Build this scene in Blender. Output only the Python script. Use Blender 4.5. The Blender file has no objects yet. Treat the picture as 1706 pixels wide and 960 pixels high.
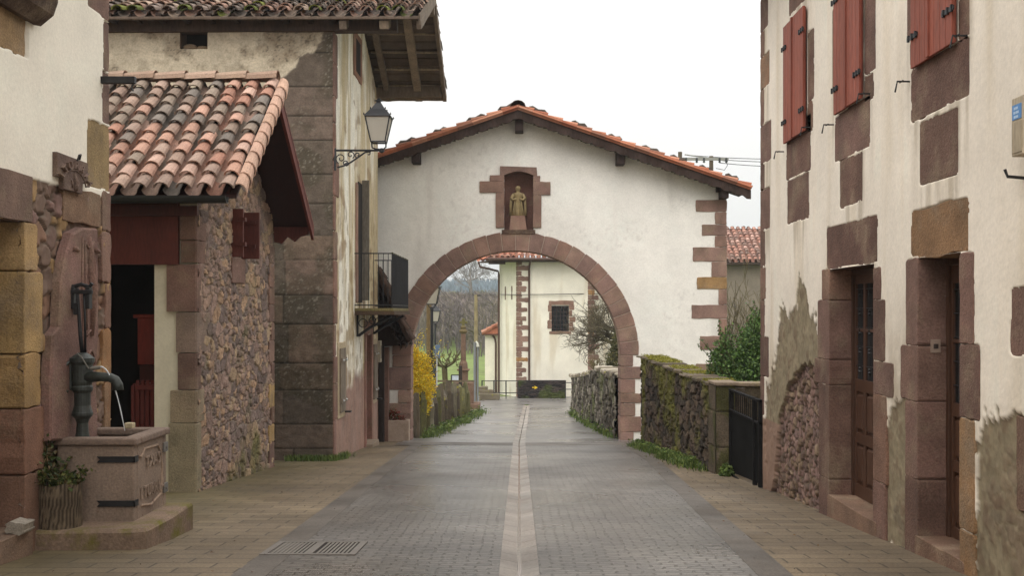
import bpy, bmesh, math, random
import numpy as np
from mathutils import Vector, Matrix
RD = math.radians
rnd = random.Random(7)
sc = bpy.context.scene
COL = sc.collection
# ---------------------------------------------------------------- camera numbers (metres; camera looks along +Y)
F, CX, CY, EYE = 1900.0, 865.0, 518.0, 1.55
def C(r, g, b, k=1.0):
    f = lambda c: (c/255/12.92 if c/255 <= .04045 else ((c/255+.055)/1.055)**2.4)
    return (min(.85, f(r)*k), min(.85, f(g)*k), min(.85, f(b)*k))
GD = np.array([-12, 0, 34, 44, 52, 60, 66, 90, 120, 228, 235, 270, 420, 720, 900.])
GH = np.array([.78, 0, -2.22, -2.79, -3.12, -3.33, -3.41, -3.5, -3.6, -.9, 3.6, 4.4, 6, 10, 12.])
def vary(c, lo, hi, r):
    k = r.uniform(lo, hi); return (c[0]*k*r.uniform(.98, 1.02), c[1]*k, c[2]*k*r.uniform(.97, 1.03))
def gz(d): return float(np.interp(d, GD, GH))
def xz(px, py, d): return (px-CX)*d/F, EYE+(CY-py)*d/F
def on(xw, px, py):                       # a point on a wall that runs along the street at x = xw -> (distance, height)
    d = xw*F/(px-CX)
    return d, EYE+(CY-py)*d/F
# ---------------------------------------------------------------- numpy noise
_T = [np.random.RandomState(100+i).rand(256, 256) for i in range(12)]
def vnoise(x, y, s=0):
    t = _T[s % 12]
    xi, yi = np.floor(x).astype(int), np.floor(y).astype(int)
    fx, fy = x-xi, y-yi
    fx = fx*fx*(3-2*fx); fy = fy*fy*(3-2*fy)
    g = lambda a, b: t[(xi+a) & 255, (yi+b) & 255]
    return (g(0,0)*(1-fx)+g(1,0)*fx)*(1-fy)+(g(0,1)*(1-fx)+g(1,1)*fx)*fy
def fbm(x, y, o=4, s=0):
    r, a, t = 0, .5, 0
    for i in range(o):
        r = r+a*vnoise(x*2**i+17*i, y*2**i+31*i, s+i); t += a; a *= .5
    return r/t
def sstep(a, b, x):
    t = np.clip((x-a)/(b-a), 0, 1); return t*t*(3-2*t)
def worley(x, y, s=0, jit=.85):
    xi, yi = np.floor(x).astype(int), np.floor(y).astype(int)
    f1 = np.full(x.shape, 9.); f2 = f1.copy(); idn = np.zeros(x.shape)
    for dy in (-1, 0, 1):
        for dx in (-1, 0, 1):
            a, b = xi+dx, yi+dy
            px = a+.5+(_T[s%12][a & 255, b & 255]-.5)*jit+.5*(b & 1)-.25
            py = b+.5+(_T[(s+1)%12][a & 255, b & 255]-.5)*jit
            d = np.hypot(px-x, py-y)
            n = d < f1
            f2 = np.where(n, f1, np.minimum(f2, d))
            idn = np.where(n, _T[(s+2)%12][a & 255, b & 255], idn); f1 = np.where(n, d, f1)
    return f1, f2, idn
def sdpoly(u, v, poly):                    # signed distance, positive inside
    d = np.full(u.shape, 1e9); ins = np.zeros(u.shape, bool); n = len(poly)
    for i in range(n):
        (ax, ay), (bx, by) = poly[i], poly[(i+1) % n]
        ex, ey = bx-ax, by-ay
        t = np.clip(((u-ax)*ex+(v-ay)*ey)/(ex*ex+ey*ey+1e-12), 0, 1)
        d = np.minimum(d, np.hypot(u-ax-t*ex, v-ay-t*ey))
        c = (ay > v) != (by > v)
        ins ^= c & (u < (bx-ax)*(v-ay)/((by-ay) if by != ay else 1e-9)+ax)
    return np.where(ins, d, -d)
def mixc(a, b, t): return a*(1-t[..., None])+b*t[..., None]
def full(c, u): return np.ones(u.shape+(3,))*np.array(c)
def pick(pal, idn): return np.array(pal)[np.clip((idn*len(pal)).astype(int), 0, len(pal)-1)]
# ---------------------------------------------------------------- materials
MATS = {}
def mat(name, color=None, rough=.85, n1=(3., .25), n2=(40., .2), bump=.3, bscale=60., bdist=.01, stretch=(1, 1, 1), spots=None, spec=.3, metal=0, wet=None, trans=0, second=None, tone=None):
    """procedural material; color None = the mesh's own colour attribute. spots=(colour, scale, threshold, softness)"""
    m = bpy.data.materials.new(name); m.use_nodes = True
    nt = m.node_tree; N = nt.nodes; L = nt.links; b = N['Principled BSDF']
    tc = N.new('ShaderNodeTexCoord'); mp = N.new('ShaderNodeMapping'); mp.inputs['Scale'].default_value = stretch
    L.new(tc.outputs['Object'], mp.inputs['Vector']); V = mp.outputs['Vector']
    if color is None:
        a = N.new('ShaderNodeAttribute'); a.attribute_name = 'Col'; c = a.outputs['Color']
    else:
        a = N.new('ShaderNodeRGB'); a.outputs[0].default_value = (*color, 1); c = a.outputs[0]
    def noise(scale, det=5, r=.6):
        n = N.new('ShaderNodeTexNoise'); n.inputs['Scale'].default_value = scale; n.inputs['Detail'].default_value = det
        n.inputs['Roughness'].default_value = r; L.new(V, n.inputs['Vector']); return n.outputs['Fac']
    def ramp(f, lo, hi, a0=.3, a1=.7):
        r = N.new('ShaderNodeMapRange'); L.new(f, r.inputs[0]); r.inputs[1].default_value = a0; r.inputs[2].default_value = a1
        r.inputs[3].default_value = lo; r.inputs[4].default_value = hi; return r.outputs[0]
    def mul(c, f):
        x = N.new('ShaderNodeMix'); x.data_type = 'RGBA'; x.blend_type = 'MULTIPLY'; x.inputs[0].default_value = 1
        L.new(c, x.inputs[6]); L.new(f, x.inputs[7]); return x.outputs[2]
    def blend(c, c2, f):
        x = N.new('ShaderNodeMix'); x.data_type = 'RGBA'; L.new(f, x.inputs[0]); L.new(c, x.inputs[6]); x.inputs[7].default_value = (*c2, 1); return x.outputs[2]
    if tone:
        tn = N.new('ShaderNodeRGB'); tn.outputs[0].default_value = (*tone, 1); c = mul(c, tn.outputs[0])
    if second: c = blend(c, second[0], ramp(noise(second[1], 6, .65), 0, 1, second[2]-second[3], second[2]+second[3]))
    if n1: c = mul(c, ramp(noise(n1[0]), 1-n1[1], 1+n1[1]))
    if n2: c = mul(c, ramp(noise(n2[0], 3), 1-n2[1], 1+n2[1]))
    if spots: c = blend(c, spots[0], ramp(noise(spots[1], 5, .7), 0, 1, spots[2], spots[2]+spots[3]))
    L.new(c, b.inputs['Base Color'])
    b.inputs['Roughness'].default_value = rough; b.inputs['Specular IOR Level'].default_value = spec; b.inputs['Metallic'].default_value = metal
    if wet: L.new(ramp(noise(wet[0], 3), wet[1], wet[2]), b.inputs['Roughness'])
    if bump:
        bp = N.new('ShaderNodeBump'); bp.inputs['Strength'].default_value = bump; bp.inputs['Distance'].default_value = bdist
        L.new(noise(bscale, 6, .65), bp.inputs['Height']); L.new(bp.outputs[0], b.inputs['Normal'])
    if trans:
        t = N.new('ShaderNodeBsdfTranslucent'); L.new(c, t.inputs['Color']); ms = N.new('ShaderNodeMixShader'); ms.inputs[0].default_value = trans
        L.new(b.outputs[0], ms.inputs[1]); L.new(t.outputs[0], ms.inputs[2]); L.new(ms.outputs[0], N['Material Output'].inputs['Surface'])
    MATS[name] = m
    return m
M_PLASTER = mat('lime_plaster', None, .92, (1.3, .07), (25, .06), .35, 22, .012)
M_OLDPL = mat('old_plaster', None, .95, (2.0, .14), (30, .18), .6, 25, .02)
M_STONE = mat('red_sandstone', None, .9, (2.2, .3), (60, .28), .9, 30, .016, second=((.25, .185, .125), 1.7, .62, .12), tone=(.90, .86, .795), spots=((.26, .235, .2), 30, .66, .1))
M_RUBBLE = mat('rubble_stone', None, .92, (4, .15), (38, .28), .9, 32, .02)
M_MOSSY = mat('mossy_stone', None, .93, (4, .2), (35, .3), .9, 28, .025)
M_TILE = mat('clay_tile', None, .88, (5, .16), (45, .2), .6, 50, .01, spots=((.07, .065, .058), 20, .58, .14))
M_WOOD = mat('weathered_timber', None, .85, (4, .25), (30, .25), .5, 30, .01, stretch=(1, 1, .25))
M_PAINT = mat('painted_wood', None, .65, (3, .2), (35, .2), .25, 40, .004, stretch=(1, 1, .2))
M_IRON = mat('black_iron', (.018, .018, .02), .5, (4, .2), (40, .2), .2, 60, .003, spec=.4)
M_LEAF = mat('leaf', None, .6, (6, .25), None, 0, trans=.25, spec=.35)
M_BARK = mat('bark', None, .95, (3, .25), (30, .3), .9, 25, .03, stretch=(1, 1, .3))
M_DARK = mat('dark_interior', (.022, .018, .016), .95, (2, .3), None, 0)  # near-black colour puts the shade of openings and insides into the surface
M_GLASS = mat('dark_window_glass', (.012, .016, .018), .12, (1, .1), None, 0, spec=.6)
M_OPAL = mat('opal_lamp_glass', (.60, .555, .47), .45, (3, .05), None, 0, trans=.35)
M_GREY = mat('grey_metal', None, .55, (6, .08), (40, .08), .1, 40, .003)
# ---------------------------------------------------------------- meshes
class MB:
    def __init__(s, tint=(.5, .5, .5)): s.v, s.f, s.c, s.t = [], [], [], tint
    def add(s, vs, fs, c=None):
        o = len(s.v); s.v += [tuple(map(float, v)) for v in vs]; s.f += [tuple(i+o for i in f) for f in fs]; s.c += [tuple(c or s.t)]*len(vs)
    def fbox(s, fr, u0, u1, v0, v1, n0, n1, c=None):
        s.add([fr(u, v, n) for n in (n0, n1) for v in (v0, v1) for u in (u0, u1)],
              [(0,1,3,2), (4,6,7,5), (0,4,5,1), (2,3,7,6), (0,2,6,4), (1,5,7,3)], c)
    def box(s, x0, x1, y0, y1, z0, z1, c=None): s.fbox(lambda u, v, n: (u, n, v), x0, x1, z0, z1, y0, y1, c)
    def tube(s, pts, rad, n=8, c=None, close=False):
        pts = [Vector(p) for p in pts]; m = len(pts)
        rad = [rad]*m if isinstance(rad, (int, float)) else rad
        vs, fs = [], []; up = None
        for i, p in enumerate(pts):
            t = (pts[min(i+1, m-1)]-pts[max(i-1, 0)])
            if t.length < 1e-9: t = Vector((0, 0, 1))
            t.normalize()
            if up is None: up = t.orthogonal().normalized()
            a = up-t*up.dot(t)
            a = t.orthogonal() if a.length < 1e-6 else a
            a.normalize(); up = a; b = t.cross(a)
            vs += [p+(a*math.cos(2*math.pi*k/n)+b*math.sin(2*math.pi*k/n))*rad[i] for k in range(n)]
        for i in range(m-1):
            fs += [(i*n+k, i*n+(k+1) % n, (i+1)*n+(k+1) % n, (i+1)*n+k) for k in range(n)]
        fs += [tuple(range(n))[::-1], tuple((m-1)*n+k for k in range(n))]
        s.add(vs, fs, c)
    def lathe(s, ctr, prof, n=14, c=None, sx=1, sy=1, twist=0):
        vs, fs = [], []; m = len(prof)
        for r, z in prof: vs += [(ctr[0]+sx*r*math.cos(2*math.pi*k/n+twist), ctr[1]+sy*r*math.sin(2*math.pi*k/n+twist), ctr[2]+z) for k in range(n)]
        for i in range(m-1): fs += [(i*n+k, i*n+(k+1) % n, (i+1)*n+(k+1) % n, (i+1)*n+k) for k in range(n)]
        fs += [tuple(range(n))[::-1], tuple((m-1)*n+k for k in range(n))]
        s.add(vs, fs, c)
    def prism(s, fr, out, n0, n1, bev=0, c=None, back=True):
        k = len(out); cu, cv = sum(p[0] for p in out)/k, sum(p[1] for p in out)/k
        rings = [(out, n0), (out, n1-bev)]
        if bev:
            ins = []
            for u, v in out:
                l = math.hypot(u-cu, v-cv) or 1; q = max(.3, 1-bev*1.2/l); ins.append((cu+(u-cu)*q, cv+(v-cv)*q))
            rings.append((ins, n1))
        vs = [fr(u, v, n) for r, n in rings for u, v in r]; fs = []
        for i in range(len(rings)-1): fs += [(i*k+j, i*k+(j+1) % k, (i+1)*k+(j+1) % k, (i+1)*k+j) for j in range(k)]
        fs.append(tuple((len(rings)-1)*k+j for j in range(k)))
        if back: fs.append(tuple(range(k))[::-1])
        s.add(vs, fs, c)
    def stone(s, fr, u0, u1, v0, v1, n0, n1, c=None, jit=.012, rd=.03, bev=.012, r=rnd):
        rd = min(rd, abs(u1-u0)*.3, abs(v1-v0)*.3); out = []
        cs = [(u0, v0, 1, 1), (u1, v0, -1, 1), (u1, v1, -1, -1), (u0, v1, 1, -1)]
        for i in range(4):
            a, b = cs[i], cs[(i+1) % 4]
            q = rd*r.uniform(.3, 1.3)
            if i % 2 == 0: out += [(a[0], a[1]+a[3]*q*.9), (a[0]+a[2]*q*.3, a[1]+a[3]*q*.3), (a[0]+a[2]*q, a[1])]
            else: out += [(a[0]+a[2]*q*.9, a[1]), (a[0]+a[2]*q*.3, a[1]+a[3]*q*.3), (a[0], a[1]+a[3]*q)]
            for t in (.25, .5, .75): out.append((a[0]+(b[0]-a[0])*t+r.uniform(-jit, jit), a[1]+(b[1]-a[1])*t+r.uniform(-jit, jit)))
        s.prism(fr, out, n0, n1, bev, c)
    def build(s, name, m, parent=None, smooth=False, bevel=0):
        me = bpy.data.meshes.new(name); me.from_pydata(s.v, [], s.f); me.update()
        a = me.attributes.new('Col', 'FLOAT_COLOR', 'POINT')
        a.data.foreach_set('color', np.c_[np.array(s.c, float).reshape(-1, 3), np.ones(len(s.c))].ravel())
        me.materials.append(m)
        if smooth: me.polygons.foreach_set('use_smooth', [True]*len(me.polygons))
        o = bpy.data.objects.new(name, me); COL.objects.link(o); put(o, parent)
        if bevel:
            b = o.modifiers.new('bevel', 'BEVEL'); b.width = bevel; b.segments = 2; b.limit_method = 'ANGLE'
        return o
def wpos(o):
    p = Vector((0, 0, 0))
    while o is not None: p += o.location; o = o.parent
    return p
def put(o, parent):                        # meshes are written in world metres; the inverse keeps them there
    if parent is not None:
        o.parent = parent
        if parent.type == 'EMPTY': o.matrix_parent_inverse = Matrix.Translation(-parent.location)
def tag(o, label, cat, group=None, kind=None):
    if label: o['label'] = label
    if cat: o['category'] = cat
    if group: o['group'] = group
    if kind: o['kind'] = kind
    return o
def thing(name, label, cat, loc, group=None):
    o = bpy.data.objects.new(name, None); COL.objects.link(o); o.location = loc; o.empty_display_size = .3
    return tag(o, label, cat, group)
def sheet(name, fr, us, vs, fn, m, parent=None, keep=None, smooth=True):
    U, V = np.meshgrid(us, vs); h, c = fn(U, V)
    x, y, z = fr(U, V, h); x, y, z = (np.broadcast_to(a, U.shape) for a in (x, y, z))
    co = np.stack([x, y, z], -1).reshape(-1, 3); c = np.clip(c, .004, .85).reshape(-1, 3)
    nv, nu = U.shape; i = np.arange(nv*nu).reshape(nv, nu)
    q = np.stack([i[:-1, :-1], i[:-1, 1:], i[1:, 1:], i[1:, :-1]], -1).reshape(-1, 4)
    if keep is not None:
        k = keep((U[:-1, :-1]+U[1:, 1:])/2, (V[:-1, :-1]+V[1:, 1:])/2).ravel(); q = q[k]
        used = np.unique(q); re = np.full(nv*nu, -1); re[used] = np.arange(len(used)); q = re[q]; co = co[used]; c = c[used]
    me = bpy.data.meshes.new(name)
    me.vertices.add(len(co)); me.vertices.foreach_set('co', co.ravel())
    me.loops.add(q.size); me.loops.foreach_set('vertex_index', q.ravel().astype(np.int32))
    me.polygons.add(len(q)); me.polygons.foreach_set('loop_start', np.arange(0, q.size, 4, dtype=np.int32))
    me.polygons.foreach_set('loop_total', np.full(len(q), 4, dtype=np.int32)); me.update(calc_edges=True); me.validate()
    if smooth: me.polygons.foreach_set('use_smooth', np.ones(len(me.polygons), bool))
    a = me.attributes.new('Col', 'FLOAT_COLOR', 'POINT'); a.data.foreach_set('color', np.c_[c, np.ones(len(c))].ravel())
    me.materials.append(m); o = bpy.data.objects.new(name, me); COL.objects.link(o); put(o, parent); return o
def plane_x(xw, s=1): return lambda u, v, n: (xw+s*n, u, v)          # wall along the street, n points out of it
def plane_y(yw, s=-1): return lambda u, v, n: (u, yw+s*n, v)         # wall across the street, n points to the camera
def text_mesh(txt, size, fr, depth, m, name, parent, arc=None, c=(.3, .25, .22)):
    mb = MB(c); n = len(txt)
    for i, ch in enumerate(txt):
        if ch == ' ': continue
        cu = bpy.data.curves.new('letters', 'FONT'); cu.body = ch; cu.size = size; cu.extrude = depth/2; cu.align_x = 'CENTER'
        ob = bpy.data.objects.new('letters', cu); COL.objects.link(ob)
        me = ob.to_mesh(); vs = [v.co.copy() for v in me.vertices]; fs = [tuple(p.vertices) for p in me.polygons]
        ob.to_mesh_clear(); bpy.data.objects.remove(ob); bpy.data.curves.remove(cu)
        if arc:
            r, a0, a1 = arc; a = a0+(a1-a0)*i/(n-1); rot = a-math.pi/2
            f = lambda v: (r*math.cos(a)+v.x*math.cos(rot)-v.y*math.sin(rot), r*math.sin(a)+v.x*math.sin(rot)+v.y*math.cos(rot))
        else: f = lambda v: ((i-(n-1)/2)*size*.72+v.x, v.y)
        mb.add([fr(*f(v), v.z+depth/2) for v in vs], fs)
    return mb.build(name, m, parent)
# ---------------------------------------------------------------- builders for roofs, leaves and branches
def barrel(mb, o, al, up, nr, w, L, tint, lift=.0, concave=False, taper=.82, seg=6, th=.014):
    vs, fs = [], []; r0 = w/2
    for r, base in ((r0, o), (r0*taper, o+up*L)):
        for k in range(seg+1):
            a = math.pi*k/seg; z = math.sin(a)*r*.85
            vs.append(base+al*(-math.cos(a)*r)+nr*((-z if concave else z)+lift))
    for k in range(seg): fs.append((k, k+1, seg+2+k, seg+1+k))
    n0 = len(vs)
    if not concave:
        for k in range(seg+1):
            a = math.pi*k/seg; vs.append(o+al*(-math.cos(a)*(r0-th))+nr*(math.sin(a)*(r0-th)*.85+lift)+up*.003)
        for k in range(seg): fs.append((k, n0+k, n0+k+1, k+1))
        n1 = len(vs)
        for k in range(seg+1):
            a = math.pi*k/seg; vs.append(o+al*(-math.cos(a)*(r0-th))+nr*(math.sin(a)*(r0-th)*.85+lift)+up*L*.5)
        for k in range(seg): fs.append((n0+k, n1+k, n1+k+1, n0+k+1))
    mb.add(vs, fs, tint)
def tiles(mb, o, al, up, nc, nrow, pitch, rl, pal, seed=0, jit=1., pan=True, seg=6):
    r = random.Random(seed); al = Vector(al).normalized(); up = Vector(up).normalized(); nr = al.cross(up)
    if nr.z < 0: nr = -nr
    o = Vector(o)
    for i in range(nc):
        for j in range(nrow):
            p = o+al*(pitch*(i+.5))+up*(rl*j)+al*r.uniform(-.012, .012)*jit+up*r.uniform(-.02, .02)*jit
            t = pal(i, j, r); a2 = (al+up*r.uniform(-.03, .03)*jit).normalized(); u2 = (up+al*r.uniform(-.03, .03)*jit-nr*(.11+r.uniform(-.02, .02))).normalized()
            barrel(mb, p, a2, u2, nr, pitch*.74, rl*1.2, t, .075+.012*r.random()*jit, seg=seg, th=.022)
            if pan: barrel(mb, o+al*(pitch*i)+up*(rl*j-.02), al, up, nr, pitch*.8, rl*1.15, tuple(c*.8 for c in pal(i, j, r)), .055, True, .95, seg)
def leafmesh(mb, pos, size, cols, r, flat=0., fold=True):
    a = Vector((r.gauss(0, 1), r.gauss(0, 1), r.gauss(0, 1)*(1-flat)))
    a.normalize(); b = a.orthogonal(); b.rotate(Matrix.Rotation(r.uniform(0, 6.3), 3, a)); n = a.cross(b)
    s = size*r.uniform(.6, 1.3); w = s*.5; c = r.choice(cols); q = r.uniform(.75, 1.2); c = tuple(x*q for x in c)
    p = Vector(pos)
    mb.add([p-a*s*.5, p+b*w*.5+n*s*.1, p+a*s*.5, p-b*w*.5+n*s*.1], [(0, 1, 2), (0, 2, 3)], c)
def leafcloud(mb, blobs, n, size, cols, seed=0, shell=.55):
    r = random.Random(seed); w = [b[1][0]*b[1][1]*b[1][2] for b in blobs]
    for _ in range(n):
        c, e = r.choices(blobs, w)[0]
        d = Vector((r.gauss(0, 1), r.gauss(0, 1), r.gauss(0, 1))).normalized()*(r.uniform(shell**3, 1)**(1/3))*r.uniform(.82, 1.12)
        leafmesh(mb, (c[0]+d.x*e[0], c[1]+d.y*e[1], c[2]+d.z*e[2]), size, cols, r)
def branches(mb, p, d, L, rad, depth, r, c, spread=.6, up=.15, nch=(2, 3), tips=None, shrink=.72, minr=.004, n=5):
    pts, rs = [Vector(p)], [rad]; d = Vector(d).normalized(); k = 4
    for i in range(k):
        d = (d+Vector((r.gauss(0, .13), r.gauss(0, .13), r.gauss(0, .1)+up*.3))).normalized()
        pts.append(pts[-1]+d*L/k); rs.append(max(minr, rad*(1-.4*(i+1)/k)))
    mb.tube(pts, rs, max(3, n), c)
    if depth == 0:
        if tips is not None: tips.append(pts[-1])
        return
    for i in range(r.randint(*nch)+1):
        b = pts[r.randint(2, k)] if i else pts[-1]
        nd = (d+Vector((r.gauss(0, 1), r.gauss(0, 1), r.gauss(0, .8)+up))*spread).normalized()
        branches(mb, b, nd, L*shrink*r.uniform(.75, 1.15), max(minr, rad*.58), depth-1, r, c, spread, up, nch, tips, shrink, minr, n-1)
def blades(mb, spots, h, cols, r, w=.012):
    for x, y, z in spots:
        l = h*r.uniform(.4, 1.2); a = r.uniform(0, 6.3); dx, dy = math.cos(a), math.sin(a); k = r.uniform(.1, .7)*l; c = vary(r.choice(cols), .7, 1.2, r)
        mb.add([(x-dy*w, y+dx*w, z), (x+dy*w, y-dx*w, z), (x+dx*k*.4+dy*w*.7, y+dy*k*.4-dx*w*.7, z+l*.6), (x+dx*k*.4-dy*w*.7, y+dy*k*.4+dx*w*.7, z+l*.6), (x+dx*k, y+dy*k, z+l)], [(0, 1, 2, 3), (3, 2, 4)], c)
RED = [C(128, 102, 94), C(118, 95, 88), C(134, 107, 97), C(112, 90, 84), C(124, 98, 88), C(138, 113, 103)]
OCH = [C(168, 142, 100), C(150, 120, 82), C(176, 150, 112)]
SKY_H, SKY_Z, SUN, EXPO, HAZE = 8.3, 27.0, .8, .13, .0004
# ================================================================ camera, sky, light
cam = bpy.data.cameras.new('camera'); co = bpy.data.objects.new('camera', cam); COL.objects.link(co)
co.location = (0, 0, EYE); co.rotation_euler = (RD(90), 0, 0)
cam.sensor_width = 36; cam.lens = F/1706*36; cam.shift_x = (853-CX)/1706; cam.shift_y = (CY-480)/1706
cam.clip_start = .05; cam.clip_end = 4000; sc.camera = co
w = bpy.data.worlds.new('World'); sc.world = w; w.use_nodes = True
nt = w.node_tree; N = nt.nodes; L = nt.links; bg = N['Background']
sk = N.new('ShaderNodeTexSky'); sk.sky_type = 'NISHITA'; sk.sun_disc = False; sk.sun_elevation = RD(48); sk.sun_rotation = RD(200)
sk.dust_density = 4; sk.air_density = 1; sk.ozone_density = 1
hs = N.new('ShaderNodeHueSaturation'); hs.inputs['Saturation'].default_value = .12; L.new(sk.outputs[0], hs.inputs['Color'])
# an overcast sky: the cloud deck is brighter overhead than at the horizon (CIE overcast distribution), same from everywhere
tc = N.new('ShaderNodeTexCoord'); sx = N.new('ShaderNodeSeparateXYZ'); L.new(tc.outputs['Generated'], sx.inputs[0])
mr = N.new('ShaderNodeMapRange'); L.new(sx.outputs['Z'], mr.inputs[0]); mr.inputs[1].default_value = 0; mr.inputs[2].default_value = 1
mr.inputs[3].default_value = SKY_H; mr.inputs[4].default_value = SKY_Z
cm = N.new('ShaderNodeMix'); cm.data_type = 'RGBA'; cm.blend_type = 'MULTIPLY'; cm.inputs[0].default_value = 1
cn = N.new('ShaderNodeTexNoise'); cn.inputs['Scale'].default_value = 2.2; cn.inputs['Detail'].default_value = 4; L.new(tc.outputs['Generated'], cn.inputs['Vector'])
cr = N.new('ShaderNodeMapRange'); L.new(cn.outputs['Fac'], cr.inputs[0]); cr.inputs[1].default_value = .3; cr.inputs[2].default_value = .7; cr.inputs[3].default_value = .93; cr.inputs[4].default_value = 1.05
m2 = N.new('ShaderNodeMath'); m2.operation = 'MULTIPLY'; L.new(mr.outputs[0], m2.inputs[0]); L.new(cr.outputs[0], m2.inputs[1])
cm.inputs[6].default_value = (1, .985, .96, 1); L.new(m2.outputs[0], cm.inputs[7])
mx = N.new('ShaderNodeMix'); mx.data_type = 'RGBA'; mx.inputs[0].default_value = .82; L.new(hs.outputs[0], mx.inputs[6]); L.new(cm.outputs[2], mx.inputs[7])
L.new(mx.outputs[2], bg.inputs['Color']); bg.inputs['Strength'].default_value = .1
sl = bpy.data.lights.new('sun', 'SUN'); sl.energy = SUN; sl.angle = RD(40); sl.color = (1, .96, .9)
so = bpy.data.objects.new('sun', sl); COL.objects.link(so); so.rotation_euler = (RD(42), 0, RD(-20))
sc.view_settings.view_transform = 'Standard'; sc.view_settings.look = 'None'; sc.view_settings.exposure = EXPO; sc.view_settings.gamma = 1
sc.view_settings.use_curve_mapping = False
sc.cycles.use_denoising = True; sc.cycles.max_bounces = 6; sc.cycles.diffuse_bounces = 4; sc.cycles.transparent_max_bounces = 6
sc.cycles.volume_bounces = 1; sc.cycles.sample_clamp_indirect = 6
# ================================================================ ground, roads, paving
def struct(o): o['kind'] = 'structure'; return o
def ground_fn(U, V):
    n = fbm(U*.35, V*.35, 4, 1); g = fbm(U*1.7, V*1.7, 3, 3)
    c = mixc(full(C(98, 110, 58), U), full(C(120, 138, 72), U), n)
    c = mixc(c, full(C(86, 78, 58), U), sstep(.55, .75, g)*.5)
    c = mixc(c, full(C(112, 104, 92), U), sstep(60, 20, V)*.8)
    return np.interp(V, GD, GH)-.03-.35*sstep(0, 6, -U-4.5)*sstep(30, 36, V)+.06*(n-.5)*sstep(33, 60, V), c
xs = np.concatenate([np.linspace(-420, -14, 20), np.linspace(-12, 12, 49), np.linspace(14, 420, 20)])
ys = np.concatenate([np.linspace(-12, 125, 138), np.linspace(130, 420, 40), np.linspace(440, 900, 20)])
M_GROUND = mat('earth_and_grass', None, .95, (.8, .2), (14, .25), .8, 18, .05)
struct(sheet('ground', lambda u, v, h: (u, v, h), xs, ys, ground_fn, M_GROUND))
def xcen(d): return np.interp(d, [0, 31, 40, 52, 60], [0.0, .0, .1, .27, .42])
def xleft(d): return np.interp(d, [-10, 9.3, 29.5, 31.7, 40, 52, 60, 70], [-1.9, -2.31, -2.78, -2.9, -2.55, -1.85, -2.6, -3.2])
def xright(d): return np.interp(d, [-10, 9.3, 23, 30, 31.7, 45, 52, 60, 70], [1.3, 2.2, 2.84, 2.95, 2.8, 2.62, 2.4, 4.2, 8.])
def strip(name, xa, xb, d0, d1, dz, m, nx=6, step=.5, extra=None):
    ds = np.arange(d0, d1+step*.5, step); mb = MB()
    for d in ds:
        a, b = float(xa(d)), float(xb(d))
        for k in range(nx+1):
            x = a+(b-a)*k/nx; mb.v.append((x, d, gz(d)+dz+(extra(x, d) if extra else 0))); mb.c.append((.5,)*3)
    n = nx+1
    for i in range(len(ds)-1):
        for k in range(nx): mb.f.append((i*n+k, i*n+k+1, (i+1)*n+k+1, (i+1)*n+k))
    return mb.build(name, m, smooth=True)
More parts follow.
